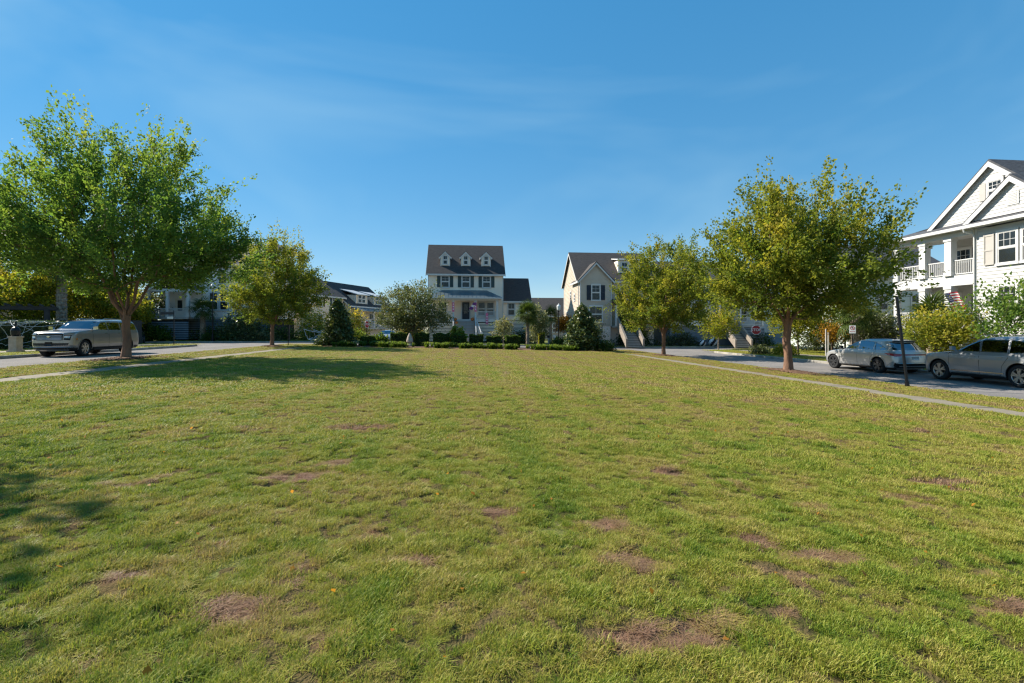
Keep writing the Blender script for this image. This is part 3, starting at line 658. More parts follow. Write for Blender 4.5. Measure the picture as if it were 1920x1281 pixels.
def palm(label, xy, trunk_h, r0, nf, seed, sc=1.0, z0=None, group=None, boots=False):
    q = np.random.default_rng(seed); root = empty('palm_tree', (xy[0], xy[1], g(xy[0]) if z0 is None else z0), q.random()*6, label, 'palm', group)
    b = MB(); k = int(trunk_h/.16); prof = []
    for i in range(k+1): 
        t = i/k; prof.append((r0*(1.18-.25*t)*(1+.10*(i % 2))*(1.25 if t < .06 else 1), -.05+t*trunk_h))
    b.lathe(prof, 12)
    if boots:
        for i in range(int(trunk_h/.075)):
            z = .2+i*.075; a = i*2.4; r = r0*1.05; b.bar((r*math.cos(a), r*math.sin(a), z), ((r+.07)*math.cos(a), (r+.07)*math.sin(a), z+.2), .09, .03)
    b.obj('trunk', M['palm_bark'], root, smooth=False)
    for i in range(nf):
        t = (i+.5)/nf; el = R(78-125*t**1.1)+q.normal()*.12; az = i*2.39996+q.normal()*.2
        place('frond', FR[i % 3], root, (0, 0, trunk_h-.05+.12*(1-t)), rot=(q.normal()*.3, -el, az), sc=sc*(.85+.3*q.random()))
    return root
def straps(name, label, pts, h, leafm, seed, blades=26, w=.018, spread=.28):
    """border of arching strap-leaved clumps, one object"""
    q = np.random.default_rng(seed); V = []; F = []; ti = []
    for (px, py, s) in pts:
        zz = g(px)+.05
        for i in range(blades):
            a = q.random()*6.283; l = h*s*(.7+.6*q.random()); r = spread*s*(.4+.8*q.random()); d = np.array([math.cos(a), math.sin(a)]); sd_ = np.array([-d[1], d[0]])*w*s
            b0 = np.array([px, py])+q.normal(0, .05*s, 2); p1 = b0+d*r*.45; p2 = b0+d*r*1.1; o = len(V)
            V += [(*(b0-sd_), zz), (*(b0+sd_), zz), (*(p1+sd_), zz+l*.85), (*(p1-sd_), zz+l*.85), (*(p2+sd_*.3), zz+l*.72), (*(p2-sd_*.3), zz+l*.72)]
            F += [[o, o+1, o+2, o+3], [o+3, o+2, o+4, o+5]]; t = .35+.3*q.random()+.2*(s-1); ti += [t, t+.1]
    return tag(place(name, np_mesh(name, V, F, leafm, False, {'tint': ('FACE', ti)})), label, 'border plants', kind='stuff')

# ------------------------------------------------------------------ trees and shrubs of the square and the yards
ST = 'street trees around the square'
tree('elm_tree', 'tall spreading green elm with forked reddish trunk beside the pewter SUV', TREES['L1'], 10.0, 1.95, .185, (5.45, 5.1, 3.1, 5.3, -.1, 0), M['elm_l'], M['bark'], 104000, .11, 5, group=ST, natt=400, spray=(.95, .125), upshoot=.65, tint=(.42, .2), lump=.26, shell=2.7, shoots=16, taper=.5, lean=(.05, 0), topyellow=.3, nlimb=6)
tree('elm_tree', 'smaller round elm turning yellow beyond the big left elm', TREES['L2'], 8.1, 2.0, .155, (3.4, 3.5, 1.85, 4.3, .2, 0), M['elm_r'], M['bark'], 56000, .115, 12, group=ST, natt=270, spray=(.78, .12), upshoot=.5, tint=(.40, .22), lump=.2, shoots=24, topyellow=.35, nlimb=4)
tree('elm_tree', 'broad olive green elm in mulch left of the silver crossover', TREES['R1'], 8.6, 2.5, .20, (4.05, 4.2, 2.6, 5.0, .05, 0), M['elm_r'], M['bark'], 90000, .11, 23, group=ST, natt=350, spray=(.85, .125), upshoot=.5, tint=(.42, .2), lump=.22, shell=2.8, shoots=12, taper=.3, lean=(-.05, 0), nlimb=5)
tree('elm_tree', 'round olive green elm standing in front of the tan house', TREES['R2'], 8.3, 2.1, .15, (3.4, 3.5, 1.85, 4.4, .15, 0), M['elm_r'], M['bark'], 58000, .115, 31, group=ST, natt=270, spray=(.78, .12), upshoot=.5, tint=(.44, .22), lump=.2, shoots=24, nlimb=4)
tree('elm_tree', 'green elm out of frame at left, its shadow lying on the near grass', (-13.75, 7.55), 7.8, 2.2, .18, (2.35, 2.3, 3.5, 5.4, .25, 0), M['elm_l'], M['bark'], 22000, .16, 41, group=ST, natt=260, spray=(.6, .2))
# left background: yellow-green trees behind the hedge and fence
TL = 'yellowing trees behind the left hedge'
for (x, y, h, rx, lab, m, tt, sd_, zl) in (
    (-41, 45, 8.2, 3.2, 'tall orange tinged tree at the left edge of the picture', 'yellow', .62, 51, 2.2),
    (-35.5, 44, 6.8, 3.0, 'lime green tree right behind the dark pergola', 'yellow', .36, 52, 1.6),
    (-33.5, 48.0, 6.4, 2.9, 'bright yellow green tree above the pewter SUV bonnet', 'yellow', .46, 53, 1.4),
    (-34.0, 52.0, 5.0, 2.2, 'golden yellow tree above the pewter SUV roof', 'yellow', .60, 54, 1.2),
    (-40.5, 53, 7.6, 3.4, 'dull green tree deep behind the yellow trees', 'elm_r', .35, 55, 1.8),
    (-35.2, 55.4, 6.0, 2.5, 'dark grey green oak between yellow trees and porch house', 'oak', .42, 56, 1.3)):
    tree('yard_tree', lab, (x, y), h, zl+.2, .12, (rx, rx, zl, (h+zl)*.48, 0, 0), M[m], M['bark_dark'], 12500, .19, sd_, group=TL, natt=170, spray=(.55, .22), tint=(tt, .24), z0=g(x)+KB)
tree('yard_tree', 'rounded live oak with grey green leaves before the cream house', (-4.85, 47.0), 6.1, 1.55, .16, (3.35, 3.2, 1.1, 2.9, 0, 0), M['oak'], M['bark_dark'], 26000, .13, 61, natt=300, spray=(.45, .2), tint=(.45, .26), lump=.14, shell=2.9)
tree('yard_tree', 'thin young tree with pale bronze leaves between two clipped hedges', (3.66, 46.2), 2.9, .95, .045, (.95, .9, .8, 1.8, 0, 0), M['silver'], M['bark_grey'], 1900, .13, 62, natt=70, spray=(.3, .14), tint=(.8, .2))
tree('yard_tree', 'slim silvery young tree beside the cabbage palm', (7.2, 47.8), 4.3, .8, .06, (1.05, 1.0, .6, 1.9, 0, 0), M['silver'], M['bark_grey'], 4200, .14, 63, natt=110, spray=(.4, .16), tint=(.42, .25), upshoot=.8)
tree('yard_tree', 'small orange leaved tree near the lamp post by the tan house', (12.2, 59.0), 3.6, 1.4, .05, (1.0, 1.0, 1.4, 2.5, 0, 0), M['orange_leaf'], M['bark_dark'], 2200, .16, 64, natt=70, spray=(.3, .16), tint=(.5, .25), z0=g(12.2)+KB)
tree('yard_tree', 'pale green sapling beside the tan house steps', (14.8, 52.9+1.2), 3.1, .9, .05, (1.0, 1.0, .7, 1.7, 0, 0), M['silver'], M['bark_grey'], 2500, .14, 65, natt=80, tint=(.5, .25), z0=g(14.8)+KB)
tree('yard_tree', 'yellow green small tree before the grey house', (24.6, 45.0), 3.9, 1.2, .06, (1.8, 1.6, 1.1, 2.4, 0, 0), M['yellow'], M['bark_grey'], 5200, .14, 66, natt=110, tint=(.42, .22), z0=g(24)+KB)
tree('yard_tree', 'light green small tree with pale trunk behind the round right elm', (19.4, 54.2), 4.4, 1.3, .07, (1.7, 1.6, 1.1, 2.7, 0, 0), M['yellow'], M['bark_grey'], 5000, .15, 67, natt=110, tint=(.32, .2), z0=g(19)+KB)
RT = 'trees in the right hand yards'
for (x, y, h, rx, lab, m, tt, sd_, zl, nl) in (
    (28.2, 38.6, 4.4, 2.1, 'yellow green tree behind the broad olive elm trunk', 'yellow', .40, 71, 1.0, 8000),
    (31.5, 37.4, 4.9, 2.3, 'dark green tree beside the orange leaved sapling', 'elm_r', .25, 72, .9, 9000),
    (27.9, 34.4, 2.4, .8, 'orange leaved sapling by the two thin posts', 'orange_leaf', .35, 73, 1.0, 1300),
    (29.5, 32.4, 3.5, 1.7, 'dark bushy tree behind the no parking sign', 'oak', .30, 74, .5, 8000),
    (25.9, 24.2, 3.2, 1.6, 'yellow green crape myrtle behind the silver crossover', 'elm_r', .58, 75, .7, 7000),
    (26.9, 21.2, 4.7, 1.9, 'loose dark green tree behind the grey SUV', 'elm_l', .28, 76, .8, 5200),
    (26.8, 17.4, 5.0, 1.9, 'open tree with rusty leaves at the right edge', 'elm_r', .52, 77, 1.5, 4200)):
    tree('yard_tree', lab, (x, y), h, zl+.1, .07, (rx, rx, zl, (h+zl)*.48, 0, 0), M[m], M['bark_dark'], nl, .13, sd_, group=RT, natt=150, spray=(.5, .15), tint=(tt, .22), z0=g(x)+KB, shell=2.2)
# magnolias at both ends of the bed
shrub('magnolia_tree', 'upright dark magnolia at the left end of the bed', (-11.0, 43.3), (1.3, 1.25, 4.0), M['magnolia'], 5200, .21, 81, 'tree', 'magnolias at the ends of the bed', shape='cone', tint=(.50, .27))
shrub('magnolia_tree', 'dense conical magnolia at the right end of the bed', (10.4, 42.3), (1.5, 1.4, 4.0), M['magnolia'], 7500, .21, 82, 'tree', 'magnolias at the ends of the bed', shape='cone', tint=(.52, .27))
# palms
palm('cabbage palm with ringed trunk right of the cream house', (6.0, 46.2), 3.15, .15, 34, 91, .82)
palm('palm with rough trunk behind the left lamp post', (-28.2, 55.2), 3.3, .24, 24, 92, .95, g(-28)+KB)
palm('tall palm with boot covered trunk behind the dark pergola', (-32.6, 42.6), 6.4, .30, 20, 93, 1.1, g(-32)+KB, boots=True)
palm('palm with rough trunk behind the no parking sign', (27.0, 31.2), 2.7, .21, 22, 94, .9, g(26)+KB, boots=True)
palm('short palm with spreading fans behind the crape myrtle', (28.4, 27.0), 2.6, .18, 22, 95, .95, g(26)+KB)
palm('small palm behind the white lamp head by the tan house', (10.4, 58.5), 3.4, .16, 20, 96, .8, g(10)+KB)
# clipped boxwood blocks in a row along the bed
HB = 'clipped box hedges along the bed'
HN = ['squat yellowish box hedge, leftmost of the row, near the left magnolia', 'box hedge second from left, under the live oak', 'box hedge third from left, right of the stone ornament', 'box hedge fourth from left, left of the spiky shrub', 'box hedge fifth from left, before the cream house steps', 'box hedge sixth from left, beside the stair newel', 'sunlit topped box hedge left of the bronze sapling', 'largest sunlit box hedge, left of the cabbage palm', 'rounded brownish hedge left of the right magnolia']
for i, (x, y, w, h, s) in enumerate(((-8.5, 43.6, .62, .85, 'box'), (-5.9, 44.2, .82, 1.2, 'box'), (-3.9, 44.2, .74, 1.2, 'box'), (-2.15, 44.1, .78, 1.2, 'box'), (-.6, 44.0, .66, 1.15, 'box'), (1.0, 43.9, .68, 1.15, 'box'), (2.6, 44.2, .70, 1.05, 'box'), (4.35, 44.1, .76, 1.15, 'box'), (8.75, 44.6, .95, 1.1, 'round'))):
    shrub('box_hedge', HN[i], (x, y), (w*.9, .55, h), M['box'], 4200, .10, 100+i, 'hedge', HB, shape=s, tint=(.30, .22))
# bed plants
q = np.random.default_rng(5); bl = []
for i in range(150):
    x = -10.5+20.5*i/150+q.normal(0, .1); y = 40.85+q.normal(0, .22)+.25*math.sin(x*1.3)
    if vnoise(np.array([x]), np.array([0.0]), 1.1, 9)[0] > .30: bl.append((x, y, .75+.5*q.random()))
for i in range(60): bl.append((-10+20*q.random(), 42+.5*q.normal(), .7+.6*q.random()))
straps('liriope_border', 'low strap leaved green border along the lawn edge of the bed', bl, .40, M['strap'], 3, 34, .02, .36)
shrub('spiky_shrub', 'light green spiky shrub in front of the cream house steps', (-.75, 45.3), (.85, .7, 1.75), M['strap'], 1500, .26, 121, tint=(.75, .2), shape='loose')
shrub('low_shrub', 'fresh green low shrub before the parked grey car', (-7.4, 43.6), (.75, .6, 1.05), M['strap'], 1500, .16, 122, tint=(.5, .25), shape='loose')
shrub('low_shrub', 'dark low shrub at the foot of the right magnolia', (12.2, 42.0), (1.1, .8, .95), M['box'], 2600, .11, 123, tint=(.3, .2))
shrub('low_shrub', 'dark low shrub at the foot of the left magnolia', (-12.1, 43.2), (.9, .7, .7), M['magnolia'], 1500, .13, 124, tint=(.5, .22))
shrub('column_shrub', 'narrow yellow green column shrub by the mailboxes', (7.35, 46.3), (.3, .3, 1.45), M['yellow'], 1100, .11, 125, tint=(.5, .2), shape='box')
# foundation planting: dark masses before the houses
FP = [
 ((-23.6, 54.6), (2.4, 1.4, 3.5), 'magnolia', 7000, .17, 'large dark evergreen shrub right of the porch house windows', (.45, .25), 'loose'),
 ((-27.0, 55.4), (2.6, .8, 1.5), 'box', 3200, .13, 'dark clipped shrubs under the porch house windows', (.25, .2), 'round'),
 ((-27.3, 54.2), (.6, .6, .85), 'box', 1100, .09, 'round clipped ball shrub beside the palm trunk', (.3, .2), 'round'),
 ((-25.4, 54.3), (.65, .6, .9), 'box', 1100, .09, 'second round clipped ball shrub right of the palm trunk', (.3, .2), 'round'),
 ((-33.0, 54.2), (2.3, 1.2, 1.6), 'strap', 3600, .18, 'mid green bushy shrubs beside the parked jeep', (.4, .25), 'loose'),
 ((-22.0, 53.9), (2.2, .7, 1.0), 'silver', 2400, .14, 'low grey green shrubs at the far left corner', (.25, .2), 'loose'),
 ((-17.6, 58.5), (1.9, 1.5, 3.4), 'yellow', 4500, .16, 'yellow leaved tall shrub behind the thin sign post', (.55, .25), 'loose'),
 ((-14.4, 58.8), (1.5, 1.3, 3.7), 'yellow', 3600, .16, 'yellow leaved tall shrub left of the left magnolia', (.68, .22), 'loose'),
 ((-20.2, 55.2), (2.2, .8, 1.5), 'box', 2600, .13, 'dark hedge mass behind the small elm trunk', (.25, .2), 'round'),
 ((-15.4, 54.6), (2.0, .8, 1.4), 'box', 2600, .13, 'dark low hedge under the cobweb decorations', (.2, .2), 'round'),
 ((-14.2, 64), (1.7, 1.5, 1.2), 'strap', 1800, .2, 'green border shrubs before the beige house porch', (.55, .3), 'loose'),
 ((-6.3, 57.6), (1.4, 1.1, 3.2), 'yellow', 3400, .16, 'yellow shrub left of the cream house porch', (.7, .2), 'loose'),
 ((-8.3-7, 70), (1.8, 1.6, 3.8), 'yellow', 3200, .19, 'golden shrub in front of the beige dormer house', (.75, .2), 'loose'),
 ((7.3, 58.6), (1.9, .9, 1.7), 'box', 2600, .14, 'dark evergreen shrubs under the cream house wing', (.15, .15), 'round'),
 ((4.3, 57.3), (1.6, .7, 1.2), 'box', 2000, .13, 'dark shrubs under the cream house porch', (.2, .2), 'round'),
 ((13.9, 51.9+2), (.8, .8, 1.6), 'oak', 1800, .12, 'round grey green shrub left of the tan house steps', (.5, .25), 'round'),
 ((19.8, 55.0), (2.6, .8, 1.7), 'box', 3200, .14, 'dark hedge behind the round right elm trunk', (.15, .15), 'round'),
 ((25.2, 54.6), (2.2, .8, 1.5), 'silver', 2600, .15, 'blue green shrubs below the grey house porch', (.2, .2), 'loose'),
 ((33.5, 53.2), (2.4, .9, 1.6), 'box', 2800, .15, 'dark shrubs right of the grey house steps', (.2, .2), 'round'),
 ((24.2, 34.6), (.9, .8, .85), 'yellow', 1900, .11, 'low lime green shrub right of the broad elm trunk', (.45, .2), 'round'),
 ((23.4, 36.5), (.8, .7, .7), 'oak', 1400, .11, 'low olive shrub left of the broad elm trunk', (.45, .2), 'round'),
 ((29.8, 28.6), (1.2, 1.0, 2.4), 'oak', 4200, .12, 'dark shrub beside the white stair rail', (.25, .2), 'loose'),
 ((28.0, 19.8), (2.0, .9, 1.5), 'elm_r', 3800, .12, 'rusty low shrubs behind the grey SUV', (.5, .3), 'loose'),
 ((33.5, 41.5), (3.2, 1.5, 3.0), 'oak', 6500, .16, 'dark mass of shrubs before the pale green house', (.15, .15), 'loose')]
for i, (xy, sz, m, n, lf, lab, tt, shp) in enumerate(FP):
    shrub('yard_shrub', lab, xy, sz, M[m], n, lf, 200+i, 'shrub', 'foundation shrubs', g(xy[0])+KB, tt, shp)
# hedge with cobweb at far left
shrub('box_hedge', 'dark loose hedge draped with white cobweb at far left', (-29.2, 35.6), (.9, 3.6, 1.75), M['magnolia'], 8000, .13, 130, 'hedge', z0=g(-29)+KB, shape='box', tint=(.3, .25))
far = np.random.default_rng(77)
for i, (x, y, h) in enumerate(((-52, 60, 9), (-48, 75, 10), (-60, 48, 9), (-40, 82, 10), (38, 78, 10), (46, 64, 9), (52, 50, 9), (26, 92, 9), (-2, 105, 9), (-26, 98, 10))):
    tree('far_tree', ['far green tree beyond the left trees, left end', 'far tree behind the porch house roof', 'far tree at the left picture edge behind the fence', 'far tree behind the left porch house gable', 'far tree behind the grey houses at right', 'far tree right of the grey house', 'far tree beyond the pale green house', 'far tree behind the tan house roof', 'far tree hidden behind the cream house', 'far tree behind the beige dormer house'][i],
         (x, y), h*.72, 1.5, .15, (h*.36, h*.36, 1.2, h*.36, 0, 0), M['elm_r'], M['bark_dark'], 4200, .33, 300+i, group='far trees between the houses', natt=80, spray=(.6, .3), tint=(.3, .2), z0=g(x)+KB)

# ------------------------------------------------------------------ house builders (local frame: front faces -y, x to the right)
def lap_wall(b, A, B, z0, z1, apex=None, h=.19, lip=.03):
    """lapped boards along A->B; the outside lies to the right of A->B; apex = gable height above z1"""
    A = Vector(A); B = Vector(B); d = B-A; L_ = d.length; d /= L_; o = Vector((d.y, -d.x)); top = z1 if apex is None else apex; z = z0
    def lim(zz):
        if apex is None or zz <= z1: return 0.0, L_
        t = (zz-z1)/(apex-z1)*.5*L_; return t, L_-t
    while z < top-.01:
        zz = min(z+h, top); a0, a1 = lim(z); c0, c1 = lim(zz)
        if apex is not None and z < z1 < zz: zz = z1; c0, c1 = 0.0, L_
        p = lambda t, q, s: (A.x+d.x*t+o.x*s, A.y+d.y*t+o.y*s, q)
        b.add([p(a0, z, lip), p(a1, z, lip), p(c1, zz, .003), p(c0, zz, .003), p(a0, z, -.0), p(a1, z, -.0)], [(0, 1, 2, 3), (4, 5, 1, 0)]); z = zz
    return b
def planks(root, A, B, z0, z1, m, h=.2, apex=None, nm='plank'):
    """the same wall with every board an object of its own"""
    A = Vector(A); B = Vector(B); d = B-A; L_ = d.length; d /= L_; o = Vector((d.y, -d.x)); top = z1 if apex is None else apex; z = z0
    while z < top-.02:
        zz = min(z+h, top)
        if apex is not None and z < z1 < zz: zz = z1
        def lim(q): return (0.0, L_) if apex is None or q <= z1 else ((q-z1)/(apex-z1)*.5*L_, L_-(q-z1)/(apex-z1)*.5*L_)
        a0, a1 = lim(z); c0, c1 = lim(zz); b = MB(); p = lambda t, q, s: (A.x+d.x*t+o.x*s, A.y+d.y*t+o.y*s, q); e = .004
        b.add([p(a0, z+e, .034), p(a1, z+e, .034), p(c1, zz, .012), p(c0, zz, .012), p(a0, z+e, -.02), p(a1, z+e, -.02), p(c1, zz, -.02), p(c0, zz, -.02)], [(0, 1, 2, 3), (4, 5, 1, 0), (3, 2, 6, 7), (1, 5, 6, 2), (4, 0, 3, 7)])
        b.obj(nm, m, root); z = zz
def gable_roof(root, x0, x1, y0, y1, ze, zr, axis, m, trim, over=.4, end=.35, th=.13, nm='roof', ridge=None):
    """two roof slabs meeting at a ridge along axis, with fascia and rake boards"""
    b = MB(); t = MB()
    if axis == 'x': a0, a1, c0, c1 = y0, y1, x0-end, x1+end; P = lambda s, l, z: (l, s, z)
    else: a0, a1, c0, c1 = x0, x1, y0-end, y1+end; P = lambda s, l, z: (s, l, z)
    mid = (a0+a1)/2 if ridge is None else ridge
    for s0, sg in ((a0, -1), (a1, 1)):
        k = (zr-ze)/abs(mid-s0); e = s0+sg*over; zo = ze-k*over
        vec = Vector(P(0, c1-c0, 0)); b.prism([P(mid, c0, zr), P(e, c0, zo), P(e, c0, zo+th), P(mid, c0, zr+th*1.25)], vec)
        t.prism([P(e+sg*.005, c0+.02, zo-.10), P(e+sg*.005, c0+.02, zo+th*.8), P(e+sg*.05, c0+.02, zo+th*.8), P(e+sg*.05, c0+.02, zo-.10)], vec*((c1-c0-.04)/(c1-c0)))
        for cc, w in ((c0-.03, .035), (c1-.005, .035)):
            t.prism([P(mid, cc, zr-.20), P(e, cc, zo-.20), P(e, cc, zo+.02), P(mid, cc, zr+.02)], Vector(P(0, w, 0)))
    r = b.obj(nm, m, root); t.obj('roof_trim', trim, r); return r
WC = {}
def win_meshes(w, h, cols, rows, pm, frame):
    k = (w, h, cols, rows, pm, frame)
    if k in WC: return WC[k]
    b = MB(); c = .10
    b.box(-w/2-c, -w/2, -.055, 0, -c, h+c*1.4); b.box(w/2, w/2+c, -.055, 0, -c, h+c*1.4); b.box(-w/2, w/2, -.06, 0, h, h+c*1.6); b.box(-w/2-c*1.3, w/2+c*1.3, -.085, 0, -c*1.3, 0)
    b.box(-w/2, w/2, -.045, -.01, h/2-.03, h/2+.03); s = .045
    for z0, z1, y in ((0, h/2-.03, -.030), (h/2+.03, h, -.040)):
        b.box(-w/2, -w/2+s, y, -.008, z0, z1); b.box(w/2-s, w/2, y, -.008, z0, z1); b.box(-w/2+s, w/2-s, y, -.008, z0, z0+s); b.box(-w/2+s, w/2-s, y, -.008, z1-s, z1)
    for i in range(1, cols): x = -w/2+w*i/cols; b.box(x-.011, x+.011, -.036, -.012, h/2+.05, h-.04)
    for j in range(1, rows): z = h/2+(h/2)*j/rows; b.box(-w/2+.04, w/2-.04, -.034, -.012, z-.011, z+.011)
    f = b.mesh('window', frame); g_ = MB(); g_.box(-w/2+s, w/2-s, -.02, -.015, s, h/2-.03-s); lo = g_.mesh('pane', pm)
    g_ = MB(); g_.box(-w/2+s, w/2-s, -.026, -.021, h/2+.03+s, h-s); up = g_.mesh('pane', pm); bb = MB(); bb.box(-w/2, w/2, -.006, -.002, 0, h); bk = bb.mesh('blind', M['blind'] if pm is M['pane'] else M['dark'])
    WC[k] = (f, lo, up, bk); return WC[k]
def window(root, x, y, z, w, h, rz=0.0, cols=2, rows=2, pm='pane', frame='white', shut=None, sw=.42, blind=True):
    f, lo, up, bk = win_meshes(w, h, cols, rows, M[pm], M[frame]); o = place('window', f, root, (x, y, z), rz); place('pane', lo, o); place('pane', up, o)
    place('blind', bk, o)
    if shut:
        k = ('sh', h, sw, shut)
        if k not in WC:
            b = MB(); b.box(-sw/2, -sw/2+.05, -.05, 0, 0, h); b.box(sw/2-.05, sw/2, -.05, 0, 0, h); b.box(-sw/2+.05, sw/2-.05, -.05, 0, h-.07, h); b.box(-sw/2+.05, sw/2-.05, -.05, 0, 0, .07); b.box(-sw/2+.05, sw/2-.05, -.05, 0, h/2-.04, h/2+.04); b.box(-sw/2+.05, sw/2-.05, -.012, 0, .07, h-.07)
            for i in range(int((h-.2)/.09)): zz = .10+i*.09; b.prism([(-sw/2+.05, -.045, zz), (-sw/2+.05, -.013, zz+.05), (-sw/2+.05, -.013, zz+.06), (-sw/2+.05, -.045, zz+.012)], (sw-.1, 0, 0))
            WC[k] = b.mesh('shutter', M[shut])
        for sg in (-1, 1):
            dx = sg*(w/2+.11+sw/2); place('shutter', WC[k], root, (x+dx*math.cos(rz), y+dx*math.sin(rz), z), rz)
    return o
def post(root, x, y, z0, z1, w, m='white'):
    b = MB(); b.box(x-w/2, x+w/2, y-w/2, y+w/2, z0+.22, z1-.2); b.box(x-w*.62, x+w*.62, y-w*.62, y+w*.62, z0, z0+.22); b.box(x-w*.6, x+w*.6, y-w*.6, y+w*.6, z1-.2, z1); return b.obj('column', M[m], root)
def railing(root, p, q, h=.92, gap=.11, m='white', single=False, bw=.035):
    p = Vector(p); q = Vector(q); L_ = (q-p).length; n = max(2, int(L_/gap)); b = MB(); up = Vector((0, 0, 1)); b.bar(p+up*h, q+up*h, .09, .06); b.bar(p+up*.10, q+up*.10, .06, .05)
    if not single:
        for i in range(1, n): c = p+(q-p)*(i/n); b.box(c.x-bw/2, c.x+bw/2, c.y-bw/2, c.y+bw/2, c.z+.1, c.z+h)
        return b.obj('railing', M[m], root)
    o = b.obj('railing', M[m], root); s = MB(); s.box(-bw/2, bw/2, -bw/2, bw/2, .1, h); me = s.mesh('baluster', M[m])
    for i in range(1, n): place('baluster', me, o, tuple(p+(q-p)*(i/n)))
    return o
def steps(root, x0, x1, y_top, z_top, n, rise, run, m='step', edge='step_edge', d=(0, -1)):
    b = MB(); w = (x1-x0)/2; b.box(-w, w, -run, .02, -.05, 0); b.box(-w+.02, w-.02, -run+.03, 0, -rise+.0, -.05); me = b.mesh('step', M[m]); e = MB(); e.box(-w+.01, w-.01, -run-.012, -run+.03, -.045, -.005); em = e.mesh('nosing', M[edge])
    for i in range(n):
        s = place('step', me, root, ((x0+x1)/2, y_top-i*run, z_top-(i+1)*rise), 0); place('nosing', em, s)
def slats(root, x0, x1, y, z0, z1, m, gap=.17, h=.11, nm='skirt_slats', back=True, axis='x'):
    b = MB(); z = z0
    while z+h < z1+.01:
        if axis == 'x': b.box(x0, x1, y-.03, y, z, z+h)
        else: b.box(y-.03, y, x0, x1, z, z+h)
        z += gap
    o = b.obj(nm, M[m], root)
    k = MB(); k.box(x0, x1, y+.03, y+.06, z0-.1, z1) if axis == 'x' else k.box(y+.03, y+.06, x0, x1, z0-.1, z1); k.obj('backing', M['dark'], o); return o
def walls(root, x0, x1, y0, y1, z0, z1, m, gable=None, apex=None, h=.19, corner='white'):
    b = MB(); ga = {'x': (None, apex), 'y': (apex, None), None: (None, None)}[gable]
    lap_wall(b, (x0, y0), (x1, y0), z0, z1, ga[0], h); lap_wall(b, (x1, y0), (x1, y1), z0, z1, ga[1], h); lap_wall(b, (x1, y1), (x0, y1), z0, z1, ga[0], h); lap_wall(b, (x0, y1), (x0, y0), z0, z1, ga[1], h)
    o = b.obj('wall', M[m], root); c = MB()
    for x in (x0, x1):
        for y in (y0, y1): c.box(x-.05, x+.05, y-.05, y+.05, z0, z1)
    c.obj('corner_board', M[corner], o); return o

# ------------------------------------------------------------------ cream house closing the far end of the square
h = empty('cream_house', (.1, 60.2, g(0)+KB), 0, 'cream three storey house with three dormers and green metal porch roof', 'house')
G0 = 2.75
walls(h, -4.6, 4.6, 0, 8, G0, 8.55, 'cream', 'x', 12.45)
b = MB(); b.box(-4.6, 4.6, .05, 8, -.1, G0); b.obj('foundation', M['greige'], h)
gable_roof(h, -4.6, 4.6, 0, 8, 8.6, 12.5, 'x', M['shingle'], M['white'], .35, .28)
for i, x in enumerate((-2.55, 0, 2.55)):
    window(h, x, -.022, 6.75, .92, 1.38, 0, 2, 2, 'pane', 'white', 'shutter_teal', .42)
    d = empty('dormer', (x-.02, .8, 9.35), 0, parent=h)
    walls(d, -.55, .55, 0, 2.2, 0, 1.35, 'cream', 'y', 1.9, .16); gable_roof(d, -.55, .55, 0, 2.4, 1.35, 1.9, 'y', M['shingle'], M['white'], .18, .14, .08)
    window(d, 0, -.03, .35, .5, 1.05, 0, 2, 1)
# porch
b = MB(); b.box(-4.3, 3.9, -2.3, 0, G0-.18, G0); b.obj('porch_floor', M['step'], h)
b = MB(); b.box(-4.35, 3.95, -2.34, -2.30, G0-.32, G0-.0); b.box(-4.35, 3.95, -2.30, -2.18, 5.0, 5.28); b.box(-4.32, -4.2, -2.18, 0, 5.0, 5.28); b.box(3.83, 3.95, -2.18, 0, 5.0, 5.28); b.box(-4.2, 3.83, -2.18, 0, 5.2, 5.26); b.obj('porch_beam', M['white'], h)
for x in (-4.1, -1.5, 1.15, 3.75): post(h, x, -2.15, G0, 5.0, .24)
b = MB(); E0 = 5.28; b.prism([(-4.75, -2.75, E0), (4.35, -2.75, E0), (2.55, -.02, 6.35), (-2.9, -.02, 6.35)], (0, 0, .05))
b.prism([(-4.75, -2.75, E0+.002), (-2.9, -.02, 6.352), (-4.75, -.02, E0+.002)], (0, 0, .05)); b.prism([(4.35, -2.75, E0+.002), (2.55, -.02, 6.352), (4.35, -.02, E0+.002)], (0, 0, .05)); r = b.obj('porch_roof', M['metal_roof'], h)
b = MB()
for i in range(19):
    x = -4.5+i*.475; t = 1.0
    if x < -2.9: t = (x+4.75)/1.85
    if x > 2.55: t = (4.35-x)/1.8
    t = min(1, max(.02, t)); b.bar((x, -2.75, E0+.06), (x, -2.75+2.73*t, E0+.06+1.07*t), .03, .05)
b.obj('standing_seam', M['metal_roof'], r)
b = MB(); b.box(-4.78, 4.38, -2.80, -2.755, E0-.08, E0+.04); b.obj('gutter', M['white'], r)
window(h, -2.75, -.022, 3.35, .8, 1.55, 0, 1, 1); window(h, 1.95, -.022, 3.3, .85, 1.6, 0, 1, 1, 'pane'); window(h, 3.02, -.022, 3.3, .85, 1.6, 0, 1, 1, 'pane')
b = MB(); b.box(-.62, .55, -.05, 0, G0, 5.0); dfr = b.obj('door_surround', M['white'], h)
b = MB(); b.box(-.46, .42, -.09, -.05, G0+.03, 4.9); dd = b.obj('door', M['shutter_dark'], h); b = MB(); b.box(-.28, .24, -.10, -.09, G0+.75, 4.7); b.obj('door_pane', M['pane'], dd); b = MB(); b.lathe([(.0, 0), (.035, .01), (.03, .06)], 8, (.34, -.13, G0+1.0)); b.obj('knob', M['alloy'], dd)
